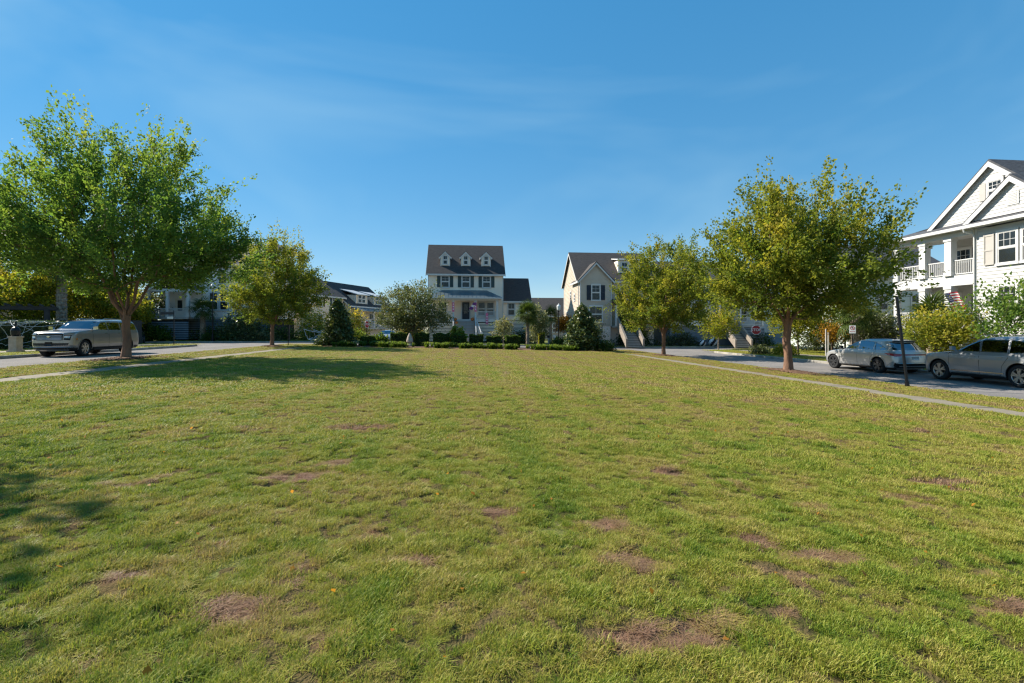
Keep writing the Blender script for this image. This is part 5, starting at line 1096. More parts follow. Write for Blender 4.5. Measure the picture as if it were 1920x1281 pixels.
def build_car(name, label, car, loc, rz, paint, wheels, wr, tyre_r, tyre_w, windows, doors, wind, back, spokes, alloy, details, group, track, clad=None, roofglass=None):
    root = empty(name, loc, rz, label, 'car', group)
    polys = [p for p in windows]+[d for d in doors]
    X, Y, Z, K_ = car.grid([(x, tyre_r, wr) for x in wheels], polys); nz, npt = X.shape
    VL = np.stack([X, Y, Z], -1).reshape(-1, 3); VR = VL*np.array([1, -1, 1]); V = np.concatenate([VL, VR]); n1 = nz*npt
    i, j = np.meshgrid(np.arange(nz-1), np.arange(npt-1), indexing='ij'); b = (i*npt+j).ravel(); QL = np.stack([b, b+npt, b+npt+1, b+1], 1); jj = j.ravel()
    cx = VL[QL, 0].mean(1); cy = VL[QL, 1].mean(1); cz = VL[QL, 2].mean(1)
    lab_ = np.full(len(QL), 'body', dtype=object); sidez = (jj > K_-7) & (jj < npt-K_+5)
    for k, d in enumerate(doors): lab_[sidez & poly_in(cx, cz, d)] = 'door%d' % k
    if clad is not None: lab_[sidez & (cz < clad) & (lab_ != 'x')] = 'sill'
    for k, p in enumerate(windows): lab_[sidez & poly_in(cx, cz, p)] = 'win%d' % k
    fr = car.P(cz)
    zc, zt, ys = wind; lab_[(cz > zc) & (cz < zt) & (jj < K_) & (cy < fr[2]*ys)] = 'windscreen'
    zc, zt, ys = back; lab_[(cz > zc) & (cz < zt) & (jj >= npt-1-K_) & (cy < fr[2]*ys)] = 'rear_window'
    if roofglass: lab_[(cz > roofglass) & (lab_ == 'body')] = 'roof'
    hole = np.zeros(len(QL), bool)
    for x in wheels: hole |= sidez & (np.hypot(cx-x, cz-tyre_r) < wr)
    def part(nm, sel, m, parent, sides=(0, 1), off=0.0):
        Q = [];
        for sdn in sides:
            q_ = QL[sel]; Q.append(q_ if sdn == 0 else q_[:, ::-1]+n1)
        Q = np.concatenate(Q)
        if not len(Q): return None
        uq, inv = np.unique(Q, return_inverse=True); vv = V[uq].copy()
        return place(nm, np_mesh(nm, vv, inv.reshape(Q.shape), m, True), parent)
    body = part('body', (lab_ == 'body') & ~hole, paint, root)
    # close the roof and the floor
    bm = MB(); top = [tuple(v) for v in VL[(nz-1)*npt:(nz)*npt]]; bm.poly(top+[(x, -y, z) for x, y, z in top[::-1]][1:-1]); bm.obj('roof_panel', M['car_black'] if roofglass else paint, root)
    xb = VL[:npt]; bm = MB(); bm.box(xb[:, 0].min()+.25, xb[:, 0].max()-.25, -xb[:, 1].max()*.82, xb[:, 1].max()*.82, car.zmin-.04, car.zmin+.08); bm.obj('underbody', M['car_black'], root)
    for k in range(len(doors)):
        for sdn in (0, 1):
            dn = part('door', (lab_ == 'door%d' % k) & ~hole, paint, root, (sdn,)); sg = 1 if sdn == 0 else -1
            if dn is None: continue
            bm = MB(); P = doors[k]
            for a in range(len(P)):
                p, q_ = P[a], P[(a+1) % len(P)]
                if p[1] > 1.3 and q_[1] > 1.3: continue
                m_ = 8; pts = [(p[0]+(q_[0]-p[0])*t/m_, p[1]+(q_[1]-p[1])*t/m_) for t in range(m_+1)]
                for c_ in range(m_):
                    (x0, z0), (x1, z1) = pts[c_], pts[c_+1]
                    if min(np.hypot(np.array([x0, x1])-wx, np.array([z0, z1])-tyre_r).min() for wx in wheels) < wr: continue
                    bm.bar((x0, sg*(float(car.hw(x0, z0))+.0005), z0), (x1, sg*(float(car.hw(x1, z1))+.0005), z1), .004, .011, up=(0, 0, 1) if abs(x1-x0) > abs(z1-z0) else (1, 0, 0))
            if bm.v: bm.obj('panel_gap', M['gap'], dn)
            hx = min(p[0] for p in P)+.16; hz = details['handle_z']; hy = float(car.hw(hx, hz)); bm = MB(); bm.box(hx-.0, hx+.2, sg*hy-.02, sg*hy+.03, hz-.013, hz+.013); bm.obj('handle', details.get('handle_m', paint), dn)
    for k in range(len(windows)):
        for sdn in (0, 1): part('window', (lab_ == 'win%d' % k), M['glass'], root, (sdn,))
    part('windscreen', lab_ == 'windscreen', M['glass'], root); part('rear_window', lab_ == 'rear_window', M['glass'], root)
    if roofglass: part('roof', lab_ == 'roof', M['car_black'], root)
    if clad is not None: part('sill', (lab_ == 'sill') & ~hole, M['car_black'], root)
    # cabin seen through the glass: dash, seats, pillars stay dark
    zb = details['belt']; bm = MB(); xw = float(car.P(np.array([zb]))[0][0]); xe = float(car.P(np.array([zb]))[1][0])
    bm.box(xe+.25, xw-.35, -.72, .72, zb-.25, zb-.06)
    for sx in details['seats']:
        for sy in (-.38, .38):
            bm.prism([(sx+.12, sy-.24, zb-.1), (sx-.02, sy-.24, zb-.1), (sx-.14, sy-.22, zb+.24), (sx-.04, sy-.22, zb+.24)], (0, .46, 0)); bm.box(sx-.17, sx-.08, sy-.13, sy+.13, zb+.24, zb+.40)
    bm.obj('cabin', M['interior'], root)
    # wheels
    tr = tyre_r; prof = [(tr*.68, -.5), (tr*.93, -.5), (tr*.99, -.36), (tr, -.2), (tr, .2), (tr*.99, .36), (tr*.93, .5), (tr*.68, .5), (tr*.66, .3), (tr*.66, -.3)]
    tb = MB(); n = 36; vs = []
    for r, t in prof+[prof[0]]:
        for a in range(n): th = 2*math.pi*a/n; vs.append((r*math.cos(th), t*tyre_w, r*math.sin(th)))
    tb.add(vs, [(k*n+a, (k+1)*n+a, (k+1)*n+(a+1) % n, k*n+(a+1) % n) for k in range(len(prof)) for a in range(n)]); tme = tb.mesh('tyre', M['tyre'], True)
    rb = MB(); rr = tr*.69
    ring = [(rr, .44), (rr*.93, .47), (rr*.90, .36), (rr*.88, .0), (rr*.9, -.4)]
    vs = []
    for r, t in ring:
        for a in range(n): th = 2*math.pi*a/n; vs.append((r*math.cos(th), t*tyre_w, r*math.sin(th)))
    rb.add(vs, [(k*n+a, k*n+(a+1) % n, (k+1)*n+(a+1) % n, (k+1)*n+a) for k in range(len(ring)-1) for a in range(n)])
    rme = rb.mesh('rim', alloy, True)
    sb = MB()
    for a in range(spokes[0]):
        for dth in ((-spokes[1], spokes[1]) if spokes[1] else (0,)):
            th = 2*math.pi*a/spokes[0]+math.pi/2; a0 = th+dth*.35; a1 = th+dth
            sb.bar((rr*.16*math.cos(a0), .40*tyre_w, rr*.16*math.sin(a0)), (rr*.93*math.cos(a1), .43*tyre_w, rr*.93*math.sin(a1)), .05, spokes[2], up=(-math.sin(a1), 0, math.cos(a1)))
    nn = 16; sb.add([(rr*.22*math.cos(2*math.pi*a/nn), .46*tyre_w, rr*.22*math.sin(2*math.pi*a/nn)) for a in range(nn)]+[(rr*.24*math.cos(2*math.pi*a/nn), .3*tyre_w, rr*.24*math.sin(2*math.pi*a/nn)) for a in range(nn)],
                     [tuple(range(nn))]+[(a, nn+a, nn+(a+1) % nn, (a+1) % nn) for a in range(nn)])
    sme = sb.mesh('spokes', alloy)
    db = MB(); db.add([(rr*.89*math.cos(2*math.pi*a/24), .02*tyre_w, rr*.89*math.sin(2*math.pi*a/24)) for a in range(24)], [tuple(range(24))]); dme = db.mesh('brake', M['alloy_dark'])
    for x in wheels:
        for sg in (1, -1):
            wl = place('wheel', tme, root, (x, sg*(track-tyre_w/2), tr), rot=(0, 0, 0 if sg > 0 else math.pi))
            place('rim', rme, wl); place('spokes', sme, wl); place('brake_disc', dme, wl)
            lb = MB(); m_ = 18; P0 = []; P1 = []; yo = sg*(float(car.hw(x, tr+wr*.8))-.05)
            for a in range(m_+1): th = R(-12+204*a/m_); P0.append((x+(wr+.004)*math.cos(th), yo, tr+(wr+.004)*math.sin(th))); P1.append((x+(wr+.004)*math.cos(th), sg*.45, tr+(wr+.004)*math.sin(th)))
            lb.add(P0+P1, [(a, a+1, m_+2+a, m_+1+a) for a in range(m_)]); lb.add([(px, sg*.46, pz) for px, py, pz in P1], [tuple(range(m_+1))]); lb.obj('wheel_well', M['car_black'], root)
            fb = MB(); lip = []
            for a in range(m_*2+1):
                th = R(-8+196*a/(m_*2)); px = x+(wr+.012)*math.cos(th); pz = tr+(wr+.012)*math.sin(th)
                if pz > car.zmin: lip.append((px, sg*(float(car.hw(px, pz))+.004), pz))
            for a in range(len(lip)-1): fb.bar(lip[a], lip[a+1], .03, details.get('lip', .03), up=(lip[a][0]-x, 0, lip[a][2]-tr))
            fb.obj('wheel_arch', details.get('lip_m', paint), root)
    return root
def patch(car, where, cor, off, m, nm, root, nu=8, nv=4, th=.02):
    """a lamp, grille or panel lying on the curved body: cor = four (u, z) corners; u is y at the ends, x on the sides"""
    A = [np.array(c, float) for c in cor]; U, W = np.meshgrid(np.linspace(0, 1, nu+1), np.linspace(0, 1, nv+1)); B = A[0][None, None]*((1-U)*(1-W))[..., None]+A[1][None, None]*(U*(1-W))[..., None]+A[2][None, None]*(U*W)[..., None]+A[3][None, None]*((1-U)*W)[..., None]
    u, z = B[..., 0], B[..., 1]
    if where == 'front': F = np.stack([car.front(u, z)+off, u, z], -1); Bk = F-np.array([th, 0, 0])
    elif where == 'rear': F = np.stack([car.rear(u, z)-off, u, z], -1); Bk = F+np.array([th, 0, 0])
    else:
        sg = 1 if where == 'left' else -1; F = np.stack([u, sg*(car.hw(u, z)+off), z], -1); Bk = F-np.array([0, sg*th, 0])
    V = np.concatenate([F.reshape(-1, 3), Bk.reshape(-1, 3)]); n1 = (nu+1)*(nv+1); Q = []
    for j in range(nv):
        for i in range(nu): a = j*(nu+1)+i; Q.append([a, a+1, a+nu+2, a+nu+1])
    rim = [i for i in range(nu+1)]+[j*(nu+1)+nu for j in range(1, nv+1)]+[nv*(nu+1)+i for i in range(nu-1, -1, -1)]+[j*(nu+1) for j in range(nv-1, 0, -1)]
    for k in range(len(rim)): a, b = rim[k], rim[(k+1) % len(rim)]; Q.append([a, b, b+n1, a+n1])
    return place(nm, np_mesh(nm, V, Q, m, False), root)
def mirrors(car, root, x, z, w, m, h=.16):
    for sg in (1, -1):
        y = sg*float(car.hw(x, z)); b = MB(); b.bar((x, y-sg*.02, z), (x, y+sg*.1, z+.02), .05, .03)
        b.prism([(x-.02, y+sg*.06, z), (x-.04, y+sg*(.06+w), z+.02), (x-.03, y+sg*(.04+w), z+h), (x-.01, y+sg*.07, z+h*.9)], (.12, 0, 0)); b.obj('mirror', m, root)
def text_mesh(s, size, m, nm='lettering', depth=.003):
    cu = bpy.data.curves.new(nm, 'FONT'); cu.body = s; cu.size = size; cu.extrude = depth; cu.align_x = 'CENTER'; cu.align_y = 'CENTER'; cu.offset = size*.012
    o = bpy.data.objects.new(nm, cu); C.objects.link(o); me = bpy.data.meshes.new_from_object(o.evaluated_get(bpy.context.evaluated_depsgraph_get())); bpy.data.objects.remove(o); bpy.data.curves.remove(cu)
    me.materials.clear(); me.materials.append(m); me.name = nm; return me
CG = 'vehicles parked along the streets'; ZL = g(-22)-.06; ZR = g(22)-.06
# pewter full-size SUV, facing the camera on the left street
suv = Car([(.30, 2.70), (.42, 2.82), (.60, 2.875), (1.05, 2.865), (1.20, 2.84), (1.265, 2.74), (1.305, 2.35), (1.345, 1.75), (1.37, 1.42), (1.41, 1.30), (1.54, 1.14), (1.70, .92), (1.80, .76), (1.86, .50), (1.90, -.1), (1.93, -1.2)],
          [(.30, -2.74), (.5, -2.86), (.85, -2.875), (1.2, -2.84), (1.5, -2.78), (1.80, -2.66), (1.88, -2.52), (1.93, -1.7)],
          [(.30, .94), (.40, .99), (.62, 1.015), (.95, 1.03), (1.18, 1.02), (1.28, .99), (1.36, .965), (1.55, .905), (1.77, .83), (1.84, .78), (1.89, .68), (1.93, .48)],
          [(.3, .42), (1.1, .45), (1.25, .5), (1.35, .38), (1.92, .5)], [(.3, .3), (1.2, .3), (1.9, .35)], 2.6, 3.2)
W_ = [(1.80-.02), -1.66]
sw = [[(1.16, 1.365), (1.08, 1.44), (.70, 1.765), (.5, 1.785), (.02, 1.79), (.02, 1.355)], [(-.06, 1.355), (-.06, 1.792), (-1.05, 1.792), (-1.05, 1.35)], [(-1.15, 1.35), (-1.15, 1.792), (-2.34, 1.765), (-2.50, 1.62), (-2.66, 1.36)]]
sdr = [[(1.22, .45), (1.24, 1.34), (.72, 1.82), (-.02, 1.835), (-.02, .45)], [(-.02, .45), (-.02, 1.835), (-1.10, 1.835), (-1.10, 1.1), (-1.02, .45)]]
o = build_car('parked_suv', 'pewter grey full size SUV facing the camera on the left street', suv, (-20.9, 29.2, ZL), R(-90), M['paint_suv'], W_, .49, .425, .29, sw, sdr, (1.415, 1.83, .90), (1.38, 1.76, .86), (6, .17, .055), M['alloy'],
              dict(handle_z=1.18, belt=1.36, seats=(.35, -.75), lip=.03, handle_m=M['chrome']), CG, 1.0, clad=.47)
patch(suv, 'front', [(-.62, .84), (.62, .84), (.64, 1.17), (-.64, 1.17)], .004, M['car_black'], 'grille', o, 16, 4)
for k in range(4): patch(suv, 'front', [(-.6, .87+.062*k), (.6, .87+.062*k), (.6, .89+.062*k), (-.6, .89+.062*k)], .012, M['chrome'], 'grille_bar', o, 14, 1)
patch(suv, 'front', [(-.66, 1.175), (.66, 1.175), (.66, 1.205), (-.66, 1.205)], .012, M['chrome'], 'grille_trim', o, 14, 1)
bt = MB(); bt.prism([(0, -.10, .015), (0, -.035, .015), (0, -.035, .04), (0, .035, .04), (0, .035, .015), (0, .10, .015), (0, .085, -.015), (0, .035, -.015), (0, .035, -.04), (0, -.035, -.04), (0, -.035, -.015), (0, -.085, -.015)], (.015, 0, 0)); bt.obj('emblem', M['chrome'], o, (float(suv.front(0, 1.02))+.02, 0, 1.02))
for sg in (1, -1):
    patch(suv, 'front', [(sg*.66, .86), (sg*.90, .84), (sg*.95, 1.15), (sg*.67, 1.15)], .004, M['car_black'], 'lamp_housing', o, 8, 4)
    patch(suv, 'front', [(sg*.68, .95), (sg*.88, .94), (sg*.91, 1.08), (sg*.69, 1.08)], .012, M['headlamp'], 'headlight', o, 8, 3)
    patch(suv, 'front', [(sg*.67, 1.13), (sg*.95, 1.12), (sg*.955, 1.155), (sg*.67, 1.16)], .012, M['headlamp'], 'running_light', o, 8, 1)
    patch(suv, 'left' if sg > 0 else 'right', [(2.36, .84), (2.46, .84), (2.46, .95), (2.36, .95)], .004, M['amber'], 'marker_lamp', o, 3, 2)
    patch(suv, 'rear', [(sg*.86, .9), (sg*.97, .9), (sg*.90, 1.5), (sg*.82, 1.5)], .006, M['tail'], 'tail_light', o, 4, 6)
    r_ = MB(); r_.path([(-.0, sg*.70, 1.905), (-.1, sg*.70, 1.955), (-2.1, sg*.68, 1.955), (-2.25, sg*.68, 1.90)], .018, 6); r_.obj('roof_rail', M['chrome'], o)
    s_ = MB(); s_.box(-1.05, 1.2, sg*.98-.09, sg*.98+.09, .33, .38); s_.obj('running_board', M['car_black'], o)
patch(suv, 'front', [(-.98, .36), (.98, .36), (.97, .50), (-.97, .50)], .006, M['car_black'], 'lower_bumper', o, 16, 2)
patch(suv, 'front', [(-.80, .565), (.80, .565), (.86, .70), (-.86, .70)], .004, M['car_black'], 'air_intake', o, 16, 2)
patch(suv, 'front', [(-.16, .56), (.16, .56), (.16, .76), (-.16, .76)], .03, M['black_metal'], 'plate_holder', o, 4, 2)
patch(suv, 'front', [(-.9, .50), (.9, .50), (.9, .525), (-.9, .525)], .014, M['chrome'], 'bumper_trim', o, 16, 1)
mirrors(suv, o, 1.12, 1.37, .24, M['chrome'], .17); o.scale = (.935, .98, 1.02)
# silver crossover, seen from behind its left side on the right street
lx = Car([(.24, 2.30), (.42, 2.42), (.60, 2.445), (.80, 2.42), (.90, 2.32), (.98, 2.0), (1.04, 1.60), (1.09, 1.25), (1.12, 1.08), (1.30, .78), (1.46, .48), (1.58, .15), (1.64, -.15), (1.675, -.55), (1.69, -.95)],
         [(.24, -2.25), (.38, -2.38), (.55, -2.44), (.78, -2.43), (.95, -2.41), (1.05, -2.39), (1.12, -2.33), (1.25, -2.22), (1.42, -2.05), (1.50, -1.96), (1.54, -2.02), (1.59, -2.00), (1.645, -1.65), (1.69, -1.05)],
         [(.24, .86), (.34, .925), (.5, .945), (.7, .955), (.88, .955), (1.0, .94), (1.09, .90), (1.28, .825), (1.46, .745), (1.57, .69), (1.64, .60), (1.69, .36)],
         [(.24, .6), (.9, .7), (1.08, .55), (1.69, .5)], [(.24, .34), (.9, .42), (1.1, .55), (1.4, .5), (1.69, .5)], 2.5, 2.6)
lw = [[(.98, 1.115), (.48, 1.42), (.22, 1.525), (-.02, 1.55), (-.08, 1.115)], [(-.15, 1.115), (-.08, 1.553), (-.6, 1.55), (-1.0, 1.49), (-1.02, 1.12)], [(-1.08, 1.125), (-1.07, 1.475), (-1.4, 1.38), (-1.86, 1.17), (-1.7, 1.13)]]
ldr = [[(1.02, .33), (1.10, 1.0), (1.02, 1.09), (.30, 1.54), (-.08, 1.59), (-.11, .33)], [(-.11, .33), (-.08, 1.59), (-.6, 1.58), (-1.04, 1.5), (-1.2, 1.05), (-.92, .75), (-.86, .33)]]
o = build_car('parked_car', 'silver crossover with red tail lamps seen from its rear left', lx, (21.05, 23.2, ZR), R(90), M['paint_silver'], [1.50, -1.35], .435, .372, .25, lw, ldr, (1.125, 1.62, .9), (1.14, 1.5, .90), (5, .22, .06), M['alloy_dark'],
              dict(handle_z=.95, belt=1.14, seats=(.1, -.85), lip=.028), CG, .955, clad=.31, roofglass=1.64)
for sg in (1, -1):
    patch(lx, 'rear', [(0, .895), (sg*.70, .895), (sg*.70, .955), (0, .955)], .012, M['tail'], 'light_bar', o, 10, 1)
    patch(lx, 'left' if sg > 0 else 'right', [(-2.28, .855), (-1.93, .91), (-1.72, 1.0), (-2.22, .985)], .010, M['tail'], 'tail_light', o, 8, 3)
    patch(lx, 'rear', [(sg*.66, .86), (sg*.89, .84), (sg*.885, .985), (sg*.66, .965)], .014, M['tail'], 'lamp_cluster', o, 6, 3)
    patch(lx, 'front', [(sg*.5, .72), (sg*.85, .70), (sg*.84, .82), (sg*.5, .80)], .01, M['headlamp'], 'headlight', o, 6, 2)
    patch(lx, 'rear', [(sg*.62, .28), (sg*.90, .33), (sg*.88, .55), (sg*.72, .42)], .008, M['car_black'], 'bumper_vent', o, 5, 3)
    patch(lx, 'left' if sg > 0 else 'right', [(-2.24, .33), (-1.86, .33), (-1.90, .44), (-2.22, .62)], .006, M['paint_silver'], 'bumper_corner', o, 8, 4)
patch(lx, 'rear', [(-.86, .27), (.86, .27), (.84, .50), (-.84, .50)], .006, M['car_black'], 'diffuser', o, 16, 3)
patch(lx, 'rear', [(-.8, .52), (.8, .52), (.8, .555), (-.8, .555)], .016, M['chrome'], 'bumper_trim', o, 16, 1)
pl = patch(lx, 'rear', [(-.17, .68), (.17, .68), (.17, .84), (-.17, .84)], .016, M['plate'], 'licence_plate', o, 3, 2)
b = MB()
for k in range(6): b.box(float(lx.rear(0, .76))-.021, float(lx.rear(0, .76))-.016, -.125+.043*k, -.10+.043*k, .735, .79)
b.obj('plate_characters', M['greyblue'], pl)
patch(lx, 'rear', [(-.60, 1.53), (.60, 1.53), (.60, 1.59), (-.60, 1.59)], .03, M['car_black'], 'roof_spoiler', o, 12, 2, .12)
mirrors(lx, o, .92, 1.11, .2, M['car_black'])
fn = MB(); fn.prism([(-1.2, -.02, 1.685), (-1.4, -.02, 1.66), (-1.38, -.02, 1.74)], (0, .04, 0)); fn.obj('aerial_fin', M['car_black'], o)
# grey three-row SUV cut by the right edge
vx = Car([(.25, 2.36), (.40, 2.46), (.70, 2.475), (.92, 2.45), (1.02, 2.36), (1.07, 2.02), (1.12, 1.55), (1.16, 1.20), (1.20, 1.05), (1.40, .72), (1.58, .36), (1.68, .08), (1.73, -.3), (1.775, -.9)],
         [(.25, -2.28), (.5, -2.46), (.9, -2.475), (1.12, -2.44), (1.4, -2.32), (1.6, -2.2), (1.69, -2.1), (1.775, -1.4)],
         [(.25, .90), (.36, .965), (.6, .99), (.9, 1.0), (1.05, .985), (1.14, .955), (1.4, .87), (1.58, .80), (1.68, .72), (1.74, .6), (1.775, .4)],
         [(.25, .5), (1.0, .6), (1.2, .5), (1.775, .5)], [(.25, .3), (1.2, .35), (1.7, .4)], 2.6, 3.0)
vw = [[(1.0, 1.185), (.45, 1.53), (.2, 1.615), (.0, 1.63), (-.06, 1.18)], [(-.13, 1.18), (-.07, 1.632), (-1.0, 1.62), (-1.05, 1.18)], [(-1.13, 1.18), (-1.08, 1.618), (-1.75, 1.56), (-2.05, 1.36), (-2.02, 1.2)]]
vdr = [[(1.08, .36), (1.12, 1.05), (1.02, 1.16), (.32, 1.63), (-.06, 1.665), (-.09, .36)], [(-.09, .36), (-.06, 1.665), (-1.06, 1.65), (-1.1, 1.0), (-.9, .7), (-.85, .36)]]
o = build_car('parked_suv', 'grey SUV dappled with leaf shade, cut by the right edge', vx, (21.05, 17.2, ZR), R(90), M['paint_gold'], [1.52, -1.46], .455, .392, .26, vw, vdr, (1.21, 1.68, .9), (1.2, 1.62, .88), (5, .20, .06), M['alloy'],
              dict(handle_z=1.0, belt=1.2, seats=(.1, -.85), lip=.035), CG, .985, clad=.34)
for sg in (1, -1):
    patch(vx, 'front', [(sg*.55, .82), (sg*.92, .80), (sg*.90, .95), (sg*.55, .93)], .01, M['headlamp'], 'headlight', o, 8, 2)
    patch(vx, 'rear', [(sg*.82, .85), (sg*.97, .85), (sg*.84, 1.6), (sg*.76, 1.6)], .008, M['tail'], 'tail_light', o, 4, 6)
    s_ = MB(); s_.bar((-.95, sg*.995, .44), (1.0, sg*.995, .44), .02, .03); s_.obj('door_trim', M['chrome'], o)
    s_ = MB(); s_.path([(1.02, sg*.965, 1.175), (-2.02, sg*.945, 1.175)], .008, 5); s_.obj('belt_trim', M['chrome'], o)
    r_ = MB(); r_.path([(-.1, sg*.66, 1.74), (-.2, sg*.66, 1.80), (-1.8, sg*.66, 1.80), (-1.95, sg*.66, 1.73)], .016, 6); r_.obj('roof_rail', M['alloy'], o)
patch(vx, 'front', [(-.45, .68), (.45, .68), (.45, .95), (-.45, .95)], .008, M['car_black'], 'grille', o, 8, 3)
mirrors(vx, o, .95, 1.18, .2, M['paint_gold']); o.scale = (1, 1, 1.07)
# dark jeep-like car parked beyond the pewter SUV, and a pale car beyond the hedges
jp = Car([(.45, 1.95), (.6, 2.05), (.95, 2.02), (1.08, 1.95), (1.13, 1.6), (1.17, .75), (1.25, .62), (1.7, .42), (1.78, .1), (1.84, -.5)], [(.45, -1.9), (.8, -1.95), (1.3, -1.92), (1.75, -1.8), (1.84, -1.2)],
         [(.45, .78), (.6, .84), (1.0, .86), (1.2, .82), (1.7, .70), (1.84, .5)], [(.45, .25), (1.84, .25)], [(.45, .25), (1.84, .3)], 3, 3.5)
o = build_car('parked_jeep', 'dark boxy jeep with slotted grille peeking past the pewter SUV', jp, (-32.0, 50.0, g(-28)-.06), R(-62), M['paint_jeep'], [1.25, -1.2], .46, .40, .25, [[(.5, 1.22), (.36, 1.68), (-.3, 1.7), (-.3, 1.2)], [(-.4, 1.2), (-.4, 1.7), (-1.6, 1.66), (-1.7, 1.22)]], [[(.7, .55), (.7, 1.18), (.35, 1.74), (-.35, 1.76), (-.35, .55)]], (1.27, 1.72, .88), (1.3, 1.7, .8), (5, .18, .06), M['alloy'],
              dict(handle_z=1.08, belt=1.25, seats=(.0,), lip=.05, lip_m=M['car_black']), CG, .9)
for k in range(7): patch(jp, 'front', [(-.31+.1*k-.03, .80), (-.31+.1*k+.03, .80), (-.31+.1*k+.03, 1.04), (-.31+.1*k-.03, 1.04)], .01, M['car_black'], 'grille_slot', o, 1, 2)
for sg in (1, -1): patch(jp, 'front', [(sg*.44, .85), (sg*.62, .85), (sg*.62, 1.02), (sg*.44, 1.02)], .015, M['headlamp'], 'headlight', o, 3, 3)
b = MB(); b.box(2.02, 2.2, -.85, .85, .52, .70); b.obj('bumper', M['car_black'], o)
cx_ = Car([(.25, 2.2), (.5, 2.3), (.7, 2.25), (.82, 1.9), (.92, 1.2), (.97, 1.0), (1.2, .5), (1.38, .1), (1.46, -.5)], [(.25, -2.2), (.6, -2.3), (.95, -2.25), (1.02, -1.9), (1.2, -1.5), (1.4, -1.1), (1.46, -.8)],
          [(.25, .82), (.5, .9), (.85, .9), (1.0, .85), (1.3, .70), (1.42, .58), (1.46, .4)], [(.25, .5), (1.46, .5)], [(.25, .4), (1.46, .5)], 2.5, 2.6)
o = build_car('parked_car', 'pale grey saloon parked on the cross street behind the hedges', cx_, (-9.2, 58.5, g(-9)-.06), R(-90), M['paint_silver'], [1.35, -1.3], .38, .33, .22, [[(.85, .98), (.3, 1.32), (-.15, 1.36), (-.2, .98)], [(-.28, .98), (-.22, 1.36), (-.8, 1.32), (-1.4, 1.02)]], [[(.95, .3), (.95, .95), (.3, 1.36), (-.24, 1.4), (-.24, .3)]], (.98, 1.38, .88), (1.05, 1.36, .86), (5, .2, .05), M['alloy'],
              dict(handle_z=.85, belt=1.0, seats=(.0,), lip=.02), CG, .88)
for sg in (1, -1): patch(cx_, 'front', [(sg*.45, .58), (sg*.8, .58), (sg*.8, .70), (sg*.45, .70)], .01, M['headlamp'], 'headlight', o, 4, 2)
patch(cx_, 'front', [(-.4, .42), (.4, .42), (.4, .66), (-.4, .66)], .006, M['car_black'], 'grille', o, 6, 2)

# ------------------------------------------------------------------ street furniture, signs and yard decorations
def sign_post(name, label, x, y, z, h, w=.05, cat='sign', lean=(0, 0), group=None):
    root = empty(name, (x, y, z), 0, label, cat, group, rot=(lean[0], lean[1], 0)); b = MB(); b.box(-w/2, w/2, -w/2, w/2, -.2, h); b.obj('post', M['black_metal'], root); return root
ZRK = g(22)+KB; ZLK = g(-22)+KB
# stop sign by the right corner
r = sign_post('stop_sign', 'red octagonal STOP sign on a black post at right corner', 22.9, 36.2, ZRK, 1.75)
def octa(R_, y0, y1, m, nm, root, z):
    b = MB(); n = 8; pts = [(R_*math.cos(R(22.5+45*i)), y0, z+R_*math.sin(R(22.5+45*i))) for i in range(n)]; b.prism(pts, (0, y1-y0, 0)); return b.obj(nm, m, root)
fc = octa(.39, -.045, -.030, M['sign_white'], 'sign_border', r, 1.92); octa(.357, -.050, -.046, M['red'], 'sign_face', r, 1.92)
place('lettering', text_mesh('STOP', .30, M['sign_white']), r, (0, -.055, 1.92), rot=(R(90), 0, 0))
b = MB(); b.box(-.03, .03, -.03, .03, 1.5, 2.3); b.obj('bracket', M['black_metal'], r)
r.rotation_euler = (0, 0, R(-20))
# second stop sign across, edge on
r = sign_post('stop_sign', 'red stop sign turned sideways before the beige dormer house', -10.6, 53.6, g(-10)+KB, 2.2); r.rotation_euler = (0, 0, R(62))
octa(.40, -.05, -.035, M['sign_white'], 'sign_border', r, 1.9); octa(.37, -.055, -.051, M['red'], 'sign_face', r, 1.9); place('lettering', text_mesh('STOP', .3, M['sign_white']), r, (0, -.06, 1.9), rot=(R(90), 0, 0))
b = MB(); b.box(-.02, .75, -.012, .012, 2.22, 2.38); b.obj('street_name_blade', M['sign_white'], r)
# no parking sign
r = sign_post('no_parking_sign', 'white no parking sign on black post behind the silver crossover', 24.5, 28.5, ZRK, 1.7)
b = MB(); b.box(-.17, .17, -.045, -.035, 1.72, 2.22); f = b.obj('sign_face', M['sign_white'], r)
b = MB(); n = 28
for rr0, rr1 in ((.095, .125),):
    pts = []
    for i in range(n):
        t = 2*math.pi*i/n; t2 = 2*math.pi*(i+1)/n; b.prism([(rr0*math.cos(t), -.050, 2.06+rr0*math.sin(t)), (rr1*math.cos(t), -.050, 2.06+rr1*math.sin(t)), (rr1*math.cos(t2), -.050, 2.06+rr1*math.sin(t2)), (rr0*math.cos(t2), -.050, 2.06+rr0*math.sin(t2))], (0, .004, 0))
b.bar((-.08, -.052, 2.14), (.08, -.052, 1.98), .004, .026, up=(1, 0, 1)); b.obj('prohibition_ring', M['red'], f)
place('lettering', text_mesh('P', .16, M['car_black']), f, (0, -.047, 2.06), rot=(R(90), 0, 0))
b = MB(); b.bar((-.11, -.048, 1.83), (.11, -.048, 1.83), .004, .02); b.prism([(-.13, -.05, 1.83), (-.09, -.05, 1.865), (-.09, -.05, 1.795)], (0, .004, 0)); b.prism([(.13, -.05, 1.83), (.09, -.05, 1.865), (.09, -.05, 1.795)], (0, .004, 0)); b.obj('arrow', M['red'], f)
r.rotation_euler = (0, 0, R(-38))
